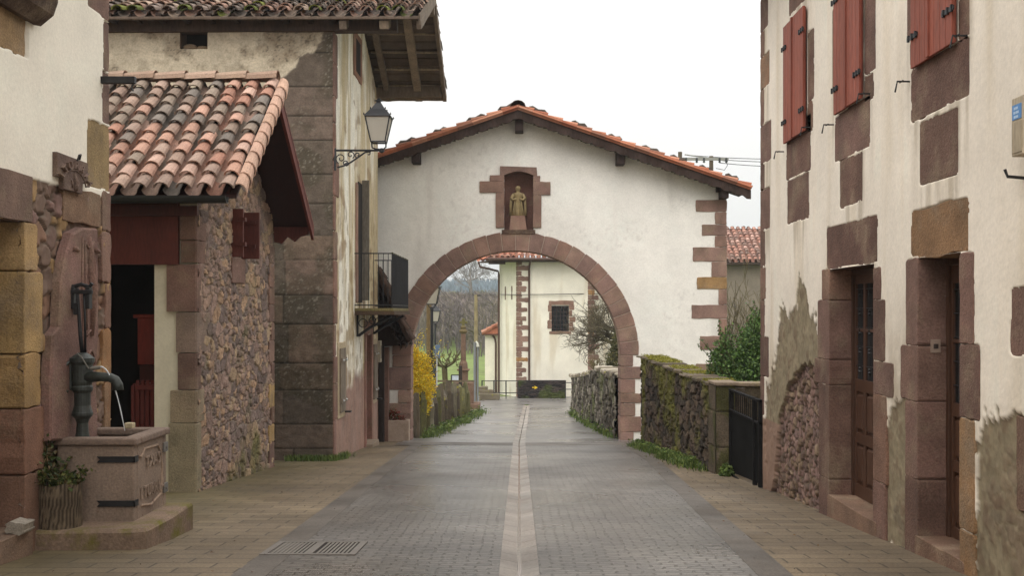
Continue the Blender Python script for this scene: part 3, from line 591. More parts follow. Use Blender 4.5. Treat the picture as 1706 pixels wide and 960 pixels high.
# dark metal arm sticking out of its corner
mb = MB(); z = 4.05; mb.fbox(fA, 12.30, 12.37, z-.04, z+.035, -.05, .40)
mb.tube([fA(12.33, z-.05, .37), fA(12.33, z-.1, .36), fA(12.33, z-.12, .38)], .012, 6); mb.build('metal_arm', M_IRON, A, bevel=.005)
# carved plaque above the pump
pl = thing('carved_plaque', 'carved stone plaque with arched lettering on the cream plaster wall', 'plaque', fA(11.7, 2.9, .05))
u0, u1 = on(XA+.085, 96, 0)[0], on(XA+.085, 147, 0)[0]
mb = MB(C(112, 94, 88)); um = (u0+u1)/2; za, zb = zA(121, 312, XA+.085), zA(121, 263, XA+.085)
mb.prism(fA, [(u0, za+.07), (u0, zb+.01), (u1, zb), (u1, za+.08), (u1-.14, za+.075), (u1-.15, za-.04), (u0+.16, za-.04), (u0+.15, za+.07)], .03, .085, .006); mb.build('plate', M_STONE, pl)
fP = lambda u, v, n: fA(um+.03+u*1.75, za+.0+v, .083+n)
text_mesh('ITURRIA', .1, fP, .03, M_STONE, 'lettering', pl, (.19, RD(158), RD(22)), C(142, 122, 114))
mb = MB(C(126, 108, 100)); mb.tube([fP(.175*math.cos(RD(a)), .175*math.sin(RD(a))-.0, .004) for a in range(12, 169, 10)], .009, 5)
mb.tube([fP(0, -.03, .006), fP(.01, .06, .012), fP(-.01, .14, .006)], [.02, .03, .015], 7); mb.tube([fP(-.03, 0, .006), fP(-.05, .07, .006)], .012, 6); mb.tube([fP(.03, -.02, .006), fP(.05, .05, .006)], .012, 6); mb.build('relief', M_STONE, pl, smooth=True)
mb = MB(); mb.tube([fA(um+.06, zb-.02, .1), fA(um+.06, zb+.04, .12), fA(um+.1, zb+.05, .12), fA(um+.12, zb, .1)], .01, 6); mb.build('wall_hook', M_IRON, pl)
# carved slab behind the pump
cs = thing('carved_slab', 'tall carved red stone slab standing against the wall behind the pump', 'stone slab', fA(11.4, -.3, .1))
q = lambda px, y: on(XA+.12, px, y)
out = [q(86, 735), q(85, 640), q(89, 560), (q(100, 545)), q(103, 470), q(112, 420), q(122, 388), q(140, 379), q(163, 381), q(164, 470), q(165, 560), q(160, 620), q(163, 700), q(163, 735)]
mb = MB(C(132, 104, 98)); mb.prism(fA, out, .02, .12, .02); mb.build('slab', M_STONE, cs)
mb = MB(C(140, 112, 104)); fS = lambda px, y, n=.125: fA(*q(px, y), n)
mb.tube([fS(137, 395), fS(136, 470), fS(138, 560), fS(136, 700)], .014, 6); mb.tube([fS(141, 400), fS(142, 470), fS(144, 550)], .012, 6)
mb.tube([fS(149, 395, .12), fS(150, 420, .13), fS(148, 450, .13), fS(154, 480, .13), fS(152, 560, .12)], [.02, .035, .05, .055, .03], 8)
mb.tube([fS(142, 406), fS(146, 412), fS(152, 412), fS(155, 402)], .014, 6); mb.tube([fS(144, 440), fS(141, 476), fS(145, 500)], .014, 6); mb.tube([fS(157, 430), fS(160, 480), fS(158, 545), fS(149, 552), fS(144, 560)], .012, 6)
mb.tube([fS(151+6*math.cos(a*.5), 606+22*math.sin(a*.5)) for a in range(14)], .014, 6)
for x, y in ((126, 415), (161, 418)): mb.tube([fS(x-4, y-2), fS(x+4, y+2)], [.03, .02], 6)
mb.build('relief', M_STONE, cs, smooth=True)
# ================================================================ the fountain
ft = thing('fountain_trough', 'stone water trough bound with iron straps on a mossy step', 'fountain', (-4.1, 11.6, gz(11.6)))
BX0, BX1, BY0, BY1, BZ0, BZ1 = -4.5, -3.75, 11.1, 12.12, -.53, .235
TR = C(138, 120, 106); M_TROUGH = mat('trough_stone', None, .85, (2.2, .2), (40, .22), .6, 30, .012, spots=(C(104, 76, 64), 3.2, .64, .06))
mb = MB(TR)
mb.box(BX0, BX1, BY0, BY0+.1, BZ0, BZ1); mb.box(BX0, BX1, BY1-.1, BY1, BZ0, BZ1); mb.box(BX1-.1, BX1, BY0+.1, BY1-.1, BZ0, BZ1); mb.box(BX0, BX0+.08, BY0+.1, BY1-.1, BZ0, BZ1); mb.box(BX0+.08, BX1-.1, BY0+.1, BY1-.1, BZ0, BZ0+.1)
mb.build('trough', M_TROUGH, ft, bevel=.015)
mb = MB(C(128, 110, 98))
mb.box(BX0-.03, BX1+.035, BY0-.035, BY0+.13, BZ1+.003, BZ1+.075); mb.box(BX0-.03, BX1+.035, BY1-.13, BY1+.03, BZ1+.003, BZ1+.075); mb.box(BX1-.13, BX1+.035, BY0+.132, BY1-.132, BZ1+.003, BZ1+.075)
mb.build('rim', M_TROUGH, ft, bevel=.018)
mb = MB(); mb.box(BX0+.08, BX1-.1, BY0+.1, BY1-.1, BZ1-.08, BZ1-.05); M_WATER = mat('basin_water', (.05, .052, .045), .06, None, None, .25, 18, .01, spec=.7); mb.build('basin_water', M_WATER, ft)
for z in (.07, -.36):
    mb = MB((.03, .03, .032)); fy = plane_y(BY0, -1)
    mb.prism(fy, [(BX1-.36, z), (BX1-.33, z+.03), (BX1-.36, z+.06), (BX1+.012, z+.06), (BX1+.012, z)], .0, .012, .002); mb.box(BX1, BX1+.012, BY0-.012, BY0+.1, z, z+.06)
    mb.build('iron_strap', M_IRON, ft)
    mb = MB(C(112, 108, 104)); mb.box(BX1, BX1+.02, BY1-.13, BY1+.0, z-.01, z+.09); mb.lathe((BX1+.024, BY1-.065, z+.04), [(.0, -.02), (.02, -.01), (.02, .01), (0, .02)], 8, sx=.4); mb.build('iron_plate', M_GREY, ft, bevel=.004)
fR = plane_x(BX1+.003, 1); M_RAISE = M_TROUGH
text_mesh('TXAS', .17, lambda u, v, n: fR((BY0+BY1)/2+.05+u, -.03+v, n), .016, M_RAISE, 'lettering', ft, None, C(146, 127, 112))
text_mesh('ITURRIA', .17, lambda u, v, n: fR((BY0+BY1)/2+.02+u*.9, -.32+v, n), .016, M_RAISE, 'lettering', ft, None, C(146, 127, 112))
mb = MB(C(158, 136, 118)); mb.tube([fR(BY0+.12, .12, .002), fR(BY0+.2, .1, .002), fR(BY0+.3, .17, .002), fR(BY1-.3, .16, .002), fR(BY1-.2, .06, .002), fR(BY1-.16, -.1, .002), fR(BY1-.2, -.36, .002), fR(BY0+.5, -.42, .002), fR(BY0+.2, -.38, .002)], .012, 6); mb.build('carved_border', M_TROUGH, ft)
M_STEP = mat('mossy_step_stone', None, .9, (2.5, .2), (40, .25), .7, 30, .015, spots=(C(104, 98, 40), 3.5, .5, .2))
mb = MB(C(128, 108, 92)); mb.prism(lambda u, v, n: (u, v, n), [(XA+.0, 10.6), (-4.2, 10.62), (-3.62, 10.66), (-3.5, 10.72), (-3.47, 11.4), (-3.49, 12.2), (XA, 12.2)], -1.2, -.5, .03); mb.build('step', M_STEP, ft)
# hand pump
pu = thing('hand_pump', 'old green iron hand pump running water into the stone trough', 'water pump', (-4.32, 11.3, -.1))
PX, PY = -4.32, 11.28; M_PUMP = mat('pump_iron', C(52, 56, 52), .5, (5, .3), (40, .2), .25, 40, .004, spec=.45, spots=((.05, .03, .02), 9, .62, .1))
zp = lambda y: EYE+(CY-y)*PY/F
mb = MB(); mb.lathe((PX, PY, 0), [(.075, zp(735)), (.06, zp(720)), (.055, zp(705)), (.07, zp(698)), (.10, zp(692)), (.10, zp(688)), (.095, zp(686)), (.078, zp(676)), (.078, zp(655)), (.10, zp(650)), (.10, zp(645)), (.088, zp(642)), (.098, zp(636)), (.098, zp(608)), (.115, zp(603)), (.115, zp(597)), (.08, zp(592)), (.04, zp(588))], 20)
mb.build('barrel', M_PUMP, pu, smooth=False)
mb = MB(); mb.box(PX-.17, PX-.09, PY-.05, PY+.05, zp(650), zp(596)); mb.build('side_casting', M_PUMP, pu, bevel=.012)
mb = MB(); sp = [(PX+.05, zp(628)), (PX+.2, zp(628)), (PX+.28, zp(629)), (PX+.335, zp(633)), (PX+.36, zp(641)), (PX+.362, zp(650))]
mb.tube([(x, PY-.03, z) for x, z in sp], [.06, .046, .046, .047, .05, .056], 12); mb.build('spout', M_PUMP, pu, smooth=True)
mb = MB(); mb.tube([(PX+.0, PY, zp(590)), (PX-.02, PY, zp(560)), (PX-.045, PY, zp(500)), (PX-.05, PY, zp(480))], [.022, .02, .017, .017], 8); mb.tube([(PX+.03, PY, zp(590)), (PX+.025, PY, zp(530)), (PX+.015, PY, zp(490))], .012, 7); mb.build('pump_rod', M_IRON, pu, smooth=True)
mb = MB(); mb.tube([(PX-.09, PY-.1, zp(602)), (PX-.14, PY-.12, zp(612)), (PX-.15, PY-.12, zp(630)), (PX-.12, PY-.11, zp(650)), (PX-.1, PY-.1, zp(652))], .014, 7); mb.build('lever', M_PUMP, pu, smooth=True)
mb = MB(); Y0 = PY+.02
for dx in (-.1, .05): mb.box(PX+dx-.02, PX+dx+.02, Y0-.03, Y0+.06, zp(515), zp(478))
mb.box(PX-.13, PX+.1, Y0-.04, Y0+.0, zp(490), zp(483)); mb.tube([(PX-.16, Y0, zp(474)), (PX-.1, Y0, zp(478)), (PX-.02, Y0, zp(474)), (PX+.06, Y0, zp(478)), (PX+.09, Y0, zp(472))], .022, 7); mb.box(PX-.09, PX-.05, Y0-.03, Y0+.03, zp(525), zp(505)); mb.tube([(PX-.12, Y0, zp(498)), (XA+.1, Y0+.05, zp(498))], .014, 6)
mb.build('guide_bracket', M_IRON, pu, bevel=.006)
mb = MB(C(120, 116, 108)); mb.tube([(PX+.1, PY-.06, zp(614)), (PX+.15, PY-.06, zp(613)), (PX+.2, PY-.06, zp(612))], [.014, .02, .016], 8); mb.tube([(PX-.01, PY-.11, zp(588)), (PX+.04, PY-.13, zp(594)), (PX+.1, PY-.1, zp(614))], .006, 5); mb.build('feed_pipe', M_GREY, pu)
wt = MB((.75, .77, .78)); pts = []
for k in range(15):
    t = k/14; pts.append((PX+.2+.24*t, PY-.06, zp(611)+.03*t-.66*t*t))
wt.tube(pts, [.008-.003*k/14+.0015*math.sin(k*2.3) for k in range(15)], 6)
M_STREAM = mat('falling_water', (.72, .76, .78), .1, None, None, .3, 60, .01, spec=.8)
o = wt.build('water_stream', M_STREAM, smooth=True); tag(o, 'thin white stream of water falling from the pump into the trough', 'water stream')
# brush and cup left on the trough rim
br = MB(C(188, 172, 140)); br.box(-4.16, -4.07, 12.0, 12.1, BZ1+.075, BZ1+.13); o = br.build('wooden_block', M_PAINT, bevel=.008); tag(o, 'small pale block left on the far rim of the trough beside the water', 'block')
# log planter
lp = thing('log_planter', 'hollow tree log planter with rough bark beside the stone trough', 'planter', (-4.36, 10.84, -.5))
LX, LY, LR, LZ0, LZ1 = -4.37, 10.84, .2, -.56, -.085
vs, fs, cs_ = [], [], []; nn, mm = 72, 10
for j in range(mm+1):
    for k in range(nn):
        a = 2*math.pi*k/nn; rr = LR*(1+.05*float(fbm(np.array(a*9.), np.array(j*.35), 3, 2))-.03+.07*(abs(math.sin(a*19+1.1*math.sin(j*.7+a)))**.5-.5)*.7); vs.append((LX+rr*math.cos(a), LY+rr*math.sin(a), LZ0+(LZ1-LZ0)*j/mm+(.012*math.sin(a*5) if j == mm else 0)))
        cs_.append(C(112, 98, 80) if math.sin(a*19+1.1*math.sin(j*.7+a))**2 > .3 else C(58, 48, 40))
for j in range(mm): fs += [(j*nn+k, j*nn+(k+1) % nn, (j+1)*nn+(k+1) % nn, (j+1)*nn+k) for k in range(nn)]
mb = MB(); mb.v, mb.f, mb.c = vs, fs, cs_; mb.build('log', M_BARK, lp)
mb = MB(C(56, 44, 32)); mb.lathe((LX, LY, 0), [(LR*.9, LZ1-.06), (.0, LZ1-.04)], 20); mb.build('soil', M_BARK, lp)
iv = MB(); r = random.Random(5); LV = [C(66, 78, 40), C(84, 96, 50), C(54, 64, 34), C(110, 112, 62), C(96, 82, 52)]
stems = MB(C(84, 66, 44))
for k in range(44):
    a = r.uniform(0, 6.3); p0 = Vector((LX+.1*math.cos(a), LY+.1*math.sin(a), LZ1-.03)); left = k < 8
    d = Vector((r.uniform(-.3, .1) if left else math.cos(a)*.6, math.sin(a)*.35-.1, 1)).normalized(); l = r.uniform(.28, .5) if left else r.uniform(.14, .36)
    if left: p0 = Vector((LX-.13+r.uniform(-.03, .03), LY+.05, LZ1-.03))
    pts = [p0+d*l*t+Vector((0, 0, -.12*t*t*(0 if left else 1))) for t in (0, .35, .7, 1)]
    stems.tube(pts, .005, 4)
    for p in pts[1:]:
        for _ in range(6): leafmesh(iv, p+Vector((r.gauss(0, .035), r.gauss(0, .035), r.gauss(0, .03))), .055, LV, r)
ip = thing('trailing_plant', 'small trailing green plant growing in the log planter', 'plant', (LX, LY, LZ1)); stems.build('stem', M_BARK, ip); iv.build('leaves', M_LEAF, ip)
mb = MB(C(150, 144, 136)); o = None
mb.stone(lambda u, v, n: (u, n, v), -4.55+.02, -4.36, -.42, -.33, 10.05, 10.3, jit=.02, rd=.05, bev=.03); o = mb.build('loose_stone', M_STONE); tag(o, 'grey loose stone lying on the doorstep at the left edge', 'stone')
# ================================================================ the shed with the tiled roof
SX, SD0, SD1 = -4.66, 16.4, 21.5
S = thing('shed', 'rubble stone shed with a red clay tile roof and dark red boards', 'shed', (SX, 19, gz(19)))
fS1 = plane_x(SX, 1); fS0 = plane_y(SD0, -1)
EZ, RZ, RDm, E0, E1, VX = 3.16, 5.22, 18.72, 15.75, 21.75, -3.9
def roofz(d): return np.where(d < RDm, EZ+(RZ-EZ)*(d-E0)/(RDm-E0), EZ+(RZ-EZ)*(E1-d)/(E1-RDm))
def fn_rub(pal, mort, su, sv, dep, seed, moss=None):
    def f(U, V):
        n = fbm(U*2.2, V*2.2, 4, seed); n2 = fbm(U*9, V*9, 4, seed+2)
        x, y = U/su+(n-.5)*.9+(n2-.5)*.25, V/sv+(n2-.5)*.45+(n-.5)*.9; f1, f2, idn = worley(x, y, seed, .9)
        x2, y2 = U/(su*.55)+n2, V/(sv*.55)+n; g1, g2, id2 = worley(x2, y2, seed+3, .9)
        small = vnoise(U/.5, V/.4, seed+1) > .62
        e = np.where(small, sstep(.03, .14, g2-g1), sstep(.025, .11, f2-f1)); idn = np.where(small, id2, idn)
        ee = np.where(small, g2-g1, f2-f1); rim = 1-.42*sstep(.0, .05, ee)*sstep(.2, .08, ee)  # stone edges darkened in the colour, standing in for crevice shade
        s_ = pick(pal, idn)*(.72+.5*n2)[..., None]*(.8+.4*((idn*37) % 1))[..., None]
        c = mixc(full(mort, U)*(.8+.4*n2)[..., None], s_, e)*rim[..., None]
        if moss:
            mm_ = sstep(moss[1]-.12, moss[1]+.12, fbm(U*1.3, V*1.3, 5, seed+4)+moss[2](U, V)); c = mixc(c, full(moss[0], U)*(.6+.8*n2)[..., None], mm_*.85)
        return dep*(e*(.4+.6*((idn*13) % 1))-.3)+.045*(n2-.5)+.02*fbm(U*24, V*24, 3, seed), c
    return f
PAL_S = [C(146, 122, 108), C(136, 114, 103), C(158, 131, 114), C(128, 110, 102), C(164, 140, 114), C(150, 125, 113), C(120, 103, 96), C(168, 138, 112)]
sheet('gable_wall', fS1, np.append(np.arange(SD0+.02, SD1, .022), SD1), np.arange(-1.75, 5.2, .016), fn_rub(PAL_S, C(182, 165, 146), .36, .2, .05, 2, (C(104, 100, 60), .74, lambda U, V: .25*sstep(-.3, -1.5, V))), M_RUBBLE, S, lambda U, V: (V < roofz(U)-.16) & ~((U > 18.5) & (U < 19.1) & (V > 2.5) & (V < 3.2)))
mb = MB(C(120, 96, 84)); mb.box(SX-7, SX-6.6, SD0, SD1, -1.8, 3.2); mb.box(SX-7, SX-.03, SD1-.3, SD1-.02, -1.8, 3.05); mb.build('rear_wall', M_RUBBLE, S)
zS0 = lambda y: EYE+(CY-y)*SD0/F
xS0 = lambda px: (px-CX)*SD0/F
# front wall: white pier, dark red header board, dark opening
def whitefn(U, V): return .0*U, full(C(200, 192, 170, 1.1), U)*(.9+.18*fbm(U*3, V*3, 4, 2))[..., None]
sheet('front_wall', lambda u, v, n: (u, SD0+.06-n, v), np.linspace(xS0(255), xS0(330)-.02, 20), np.linspace(-1.3, 3.1, 90), whitefn, M_PLASTER, S)
mb = MB(C(200, 192, 170)); mb.box(xS0(255), xS0(255)+.03, SD0+.065, SD0+.5, -1.3, zS0(442)); mb.build('door_reveal', M_PLASTER, S)
mb = MB(C(92, 44, 36)); mb.box(xS0(20), xS0(298), SD0-.06, SD0+.04, zS0(441), zS0(330)); mb.build('header_board', M_PAINT, S)
mb = MB(C(70, 36, 30)); mb.box(xS0(20), xS0(338), SD0-.3, SD0-.2, zS0(362), zS0(346)); mb.build('eave_board', M_PAINT, S)
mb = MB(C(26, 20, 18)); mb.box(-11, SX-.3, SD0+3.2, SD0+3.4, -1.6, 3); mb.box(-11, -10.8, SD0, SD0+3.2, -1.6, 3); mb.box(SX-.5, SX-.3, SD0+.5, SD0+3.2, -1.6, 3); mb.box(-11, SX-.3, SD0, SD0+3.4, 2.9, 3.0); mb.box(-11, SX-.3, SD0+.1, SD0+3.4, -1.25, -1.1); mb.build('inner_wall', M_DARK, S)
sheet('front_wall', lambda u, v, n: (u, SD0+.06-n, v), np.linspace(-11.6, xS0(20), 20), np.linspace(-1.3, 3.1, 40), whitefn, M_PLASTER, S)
# corner stones: (left px on the front, right px on the gable, y top, y bottom)
CSn = [(300,340,358,400,RED[0]), (301,338,400,438,RED[4]), (277,331,440,520,RED[0]), (293,346,520,588,C(134,118,108)), (296,330,588,650,RED[3]), (282,336,650,705,C(152,140,120)), (279,330,705,828,C(150,140,118))]
for a, b, t, bo, tint in CSn:
    z1_, z0_ = zS0(t), zS0(bo)-(.25 if bo > 800 else 0); u1 = on(SX, max(b, 331), 0)[0]
    s = MB(vary(tint, .93, 1.05, rng)); x0 = xS0(a)
    o_ = [(x0+rng.uniform(-.01, .02), SD0-.02), (x0, SD0+.3), (SX-.1, u1), (SX+.035, u1+rng.uniform(-.02, .02)), (SX+.04, (SD0+u1)/2), (SX+.03, SD0-.01), (SX+.01, SD0-.03), ((x0+SX)/2, SD0-.035)]
    s.prism(lambda u, v, n: (u, v, n), o_, z0_+.006, z1_-.006, .012); s.build('quoin', M_STONE, S)
zz = -1.7
for k in range(12):
    h = rng.uniform(.28, .46); s = MB(vary(rng.choice(RED+OCH[:1]), .9, 1.1, rng))
    if zz+h < 3.0: s.stone(fS1, SD1-rng.choice((.22, .4)), SD1+.02, zz, zz+h-.01, -.2, .045, jit=.02, r=rng); s.build('quoin', M_STONE, S)
    zz += h
# small window with open shutter boards
BRW = C(96, 52, 44)
mb = MB(BRW); mb.fbox(fS1, 18.5, 19.1, 2.5, 3.2, -.12, -.1); mb.build('window', M_PAINT, S)
for u in (18.42, 19.12):
    s = MB(BRW); s.fbox(fS1, u, u+.05, 2.42, 3.2, .0, .2 if u < 19 else .3); o = s.build('shutter', M_PAINT, S, bevel=.005)
    s = MB(tuple(c*.8 for c in BRW)); s.fbox(fS1, u-.03, u+.09, 2.6, 2.66, .1, .24); s.build('shutter_batten', M_PAINT, o); s = MB(tuple(c*.8 for c in BRW)); s.fbox(fS1, u-.03, u+.09, 3.0, 3.06, .1, .24); s.build('shutter_batten', M_PAINT, o)
s = MB(RED[0]); s.stone(fS1, 18.35, 19.2, 2.0, 2.42, -.1, .05, r=rng); s.build('sill_stone', M_STONE, S)
# roof
RT = [C(176, 138, 120), C(166, 128, 110), C(164, 138, 122), C(156, 132, 118), C(182, 150, 134), C(158, 116, 98)]
GT = [C(124, 112, 102), C(112, 103, 95), C(138, 122, 108), C(126, 108, 95), C(144, 120, 106)]
def palS(i, j, r):
    grey = r.random()*.45+.55*float(vnoise(np.array(i*.55), np.array(j*.3), 3)) < (.62 if i < 18 else .62-.055*(i-18))-(.2 if j < 2 else 0)
    t = r.choice(GT if grey else RT); q_ = r.uniform(.85, 1.12); return tuple(c*q_ for c in t)
NCOL = 26; PIT = (VX+11.6)/NCOL
upv = Vector((0, RDm-E0, RZ-EZ)); RLn = upv.length/11
mb = MB(); tiles(mb, (-11.6, E0, EZ+.02), (1, 0, 0), upv, NCOL, 11, PIT, RLn, palS, 4, 1.5); mb.build('tile_slope', M_TILE, S, smooth=False)
mb = MB(); tiles(mb, (-11.6, E1, EZ+.02), (1, 0, 0), (0, RDm-E1, RZ-EZ), NCOL, 11, PIT, RLn, palS, 5); mb.build('tile_slope', M_TILE, S)
mb = MB(); r = random.Random(8)
for k in range(15):
    x = VX-.05-k*.5; barrel(mb, Vector((x, RDm, RZ+.05)), Vector((0, 1, .0)), Vector((-1, 0, -.04)), Vector((0, 0, 1)), .36, .56, vary(C(158, 132, 114), .8, 1.1, r), .08, taper=.85)
mb.build('ridge_tile', M_TILE, S)
mb = MB(); r = random.Random(18); uu_ = upv.normalized()          # verge tiles turned down over the gable edge
for j in range(11):
    p = Vector((VX+.02, E0, EZ+.02))+upv*(j/11)
    barrel(mb, p, Vector((.5, 0, -1)).normalized(), (uu_-Vector((.05, 0, 0))).normalized(), Vector((1, -.2, .5)).normalized(), .26, RLn*1.18, vary(C(182, 148, 128), .85, 1.12, r), .02+.01*r.random(), seg=6, th=.02)
mb.build('verge_tile', M_TILE, S)
mb = MB(C(52, 28, 25))
for sgn, e0 in ((1, E0), (-1, E1)):
    mb.add([(x, d, float(z_)) for z_o in (-.045, -.09) for d, z_ in ((e0+.06*sgn, EZ+.04+z_o), (RDm, RZ+z_o)) for x in (-11.6, VX-.02)], [(0,1,3,2), (4,6,7,5), (0,4,5,1), (2,3,7,6), (0,2,6,4), (1,5,7,3)])
mb.build('soffit', M_PAINT, S)
mb = MB(C(104, 52, 44)); n_ = (E1-RDm)
mb.add([(x, d, z_) for x in (VX-.07, VX-.02) for d, z_ in ((RDm, RZ-.3), (RDm, RZ-.02), (E1+.03, EZ+.02), (E1+.03, EZ-.26))], [(0,1,2,3), (7,6,5,4), (0,4,5,1), (1,5,6,2), (2,6,7,3), (3,7,4,0)]); mb.build('bargeboard', M_PAINT, S)
mb = MB(C(84, 42, 36)); mb.add([(x, d, z_) for x in (VX-.17, VX-.13) for d, z_ in ((RDm, RZ-.15), (RDm, RZ-.03), (E0+.1, EZ+.03), (E0+.1, EZ-.06))], [(0,1,2,3), (7,6,5,4), (0,4,5,1), (1,5,6,2), (2,6,7,3), (3,7,4,0)]); mb.build('bargeboard', M_PAINT, S)
mb = MB(C(92, 48, 40)); fE1 = plane_y(E1-.05, -1)
mb.prism(fE1, [(SX, EZ-.02), (VX-.08, EZ-.02), (VX-.1, EZ-.16), (VX-.25, EZ-.2), (VX-.36, EZ-.3), (VX-.5, EZ-.2), (SX+.15, EZ-.34), (SX, EZ-.3)], 0, .09, .006); mb.build('carved_bracket', M_PAINT, S)
gz_ = EZ-.03
mb = MB(C(40, 40, 38)); G = 10; pr = [(.1*math.cos(math.pi+math.pi*k/G), .1*math.sin(math.pi+math.pi*k/G)) for k in range(G+1)]+[(.085*math.cos(2*math.pi-math.pi*k/G), .085*math.sin(2*math.pi-math.pi*k/G)) for k in range(G+1)]
mb.prism(lambda u, v, n: (n, E0-.06+u, gz_+v), pr, -11.6, VX-.12); mb.build('gutter', M_GREY, S, smooth=False)
# things in the dark doorway
bx = lambda px, d: (px-CX)*d/F
D_ = 17.3
b = thing('red_cupboard', 'tall red painted cupboard standing inside the dark shed doorway', 'cupboard', (bx(236, D_), D_, -1.1))
mb = MB(C(112, 40, 30)); x0, x1 = bx(229, D_), bx(262, D_); z = lambda y: EYE+(CY-y)*D_/F
mb.box(x0, x1, D_, D_+.4, z(608), z(530)); mb.box(x0-.06, x1, D_-.03, D_+.42, z(530), z(524)); mb.build('cabinet', M_PAINT, b, bevel=.01)
mb = MB(C(70, 26, 20)); mb.box(x0+.02, x1-.02, D_+.05, D_+.38, -1.1, z(609)); mb.build('stand', M_PAINT, b)
b = thing('red_slatted_crate', 'red slatted wooden crate low in the dark shed doorway', 'crate', (bx(236, 16.9), 16.9, -1.1)); D_ = 16.85
x0, x1 = bx(217, D_), bx(258, D_); mb = MB(C(92, 34, 27))
for k in range(5): mb.box(x0+(x1-x0)*k/5+.01, x0+(x1-x0)*(k+1)/5-.015, D_, D_+.03, -1.1, z(634)-.02*(k == 0)*4)
mb.box(x0+.08, x1, D_-.03, D_+.0, z(650), z(642)); mb.box(x0+.02, x1, D_+.04, D_+.35, -1.1, z(640)); mb.build('slats', M_PAINT, b, bevel=.006)
# ================================================================ the old house with the balcony
XB, DB0, DB1 = -3.82, 23.4, 30.75
B = thing('house', 'old weathered house with deep timber eaves, balcony and dark mossy corner blocks', 'house', (XB, 27, gz(27)))
fB1 = plane_x(XB, 1); fB0 = plane_y(DB0, -1)
BE0, BE1, BR, BEZ, BRZ, BVX = 22.85, 31.0, 26.95, 7.44, 9.02, -2.0
def roofB(d): return np.where(d < BR, BEZ+(BRZ-BEZ)*(d-BE0)/(BR-BE0), BEZ+(BRZ-BEZ)*(BE1-d)/(BE1-BR))
xB0 = lambda px: (px-CX)*DB0/F
zB0 = lambda y: EYE+(CY-y)*DB0/F
edge = [(-20, zB0(400)), (xB0(380), zB0(330)), (xB0(440), zB0(150)), (xB0(470), zB0(128)), (xB0(492), zB0(112)), (xB0(500), zB0(95)), (xB0(530), zB0(82)), (xB0(539), zB0(60)), (xB0(540), zB0(30)), (0, zB0(30)), (0, -4), (-20, -4)]
def fB0_fn(U, V):
    n = fbm(U*1.6, V*1.6, 5, 3); n2 = fbm(U*9, V*9, 5, 6)
    pl = mixc(full(C(186, 174, 152, 1.1), U), full(C(132, 118, 98), U), sstep(.42, .62, n)*.7+.3*sstep(.5, .7, n2))
    pl = mixc(pl, full(C(74, 66, 56), U), sstep(.58, .72, fbm(U*24, V*20, 4, 1))*sstep(.4, .6, n)*.7)
    # ashlar blocks, each course its own height
    hs_ = np.array([.62, .5, .7, .55, .8, .6, .72, .5, .66, .6, .7, .5, .6, .7, .55]); ed = np.concatenate([[-1.9], -1.9+np.cumsum(hs_)])
    row = np.clip(np.searchsorted(ed, V)-1, 0, len(hs_)-1); dv = np.minimum(np.abs(V-ed[row]), np.abs(V-ed[row+1]))
    jx = XB-.75-.5*_T[5][row, 3]; du = np.abs(U-jx); e = sstep(.002, .016, np.minimum(dv, du)+(n2-.5)*.012)
    idn = _T[4][row, (U > jx).astype(int)]
    st = pick([C(108, 94, 83), C(98, 87, 76), C(116, 98, 86), C(92, 82, 72), C(110, 94, 80)], idn)*(.75+.5*n2)[..., None]
    lo = sstep(5.6, 4.2, V)
    st = mixc(st, full(C(62, 58, 42), U), sstep(.46, .64, n+.05*lo)*.5)
    st = mixc(st, full(C(146, 140, 126), U), sstep(.64, .76, fbm(U*30, V*30, 3, 8))*sstep(.45, .6, n)*.5)
    c = mixc(full(C(52, 46, 38), U), st, e)
    k = sstep(-.03, .03, sdpoly(U, V, [(a, b_) for a, b_ in edge])+(n2-.5)*.12)
    return .03*(1-k)*n2+k*(.01+.014*e+.03*n2), mixc(pl, c, k)
hole = (xB0(300), xB0(346), zB0(82), zB0(45))
sheet('front_wall', fB0, np.append(np.arange(-10.2, XB, .03), XB), np.arange(-1.95, 7.55, .025), fB0_fn, M_OLDPL, B, lambda U, V: ~((U > hole[0]) & (U < hole[1]) & (V > hole[2]) & (V < hole[3])))
mb = MB(); mb.box(hole[0]-.1, hole[1]+.1, DB0+.45, DB0+.5, hole[2]-.2, hole[3]+.2); mb.build('loft_opening', M_DARK, B)  # dark sheet paints the shade inside the loft
mb = MB(C(98, 80, 66)); mb.box(hole[0]-.06, hole[0]+.01, DB0+.0, DB0+.45, hole[2], hole[3]); mb.box(hole[1]-.01, hole[1]+.06, DB0+.0, DB0+.45, hole[2], hole[3]); mb.box(hole[0]-.05, hole[1]+.05, DB0, DB0+.45, hole[2]-.06, hole[2]+.01); mb.build('loft_reveal', M_OLDPL, B)
mb = MB(C(140, 120, 98)); mb.lathe((hole[0]+.17, DB0+.12, hole[2]), [(.13, 0), (.15, .06), (.1, .12), (.0, .14)], 9, sx=1.1, sy=.6); mb.lathe((hole[0]+.43, DB0+.12, hole[2]), [(.11, 0), (.13, .04), (.08, .09), (.0, .1)], 9, sx=1.1, sy=.6); mb.build('loose_stone', M_STONE, B, smooth=True)
DOORB = (28.35, 29.35); FW = (26.45, 27.35)
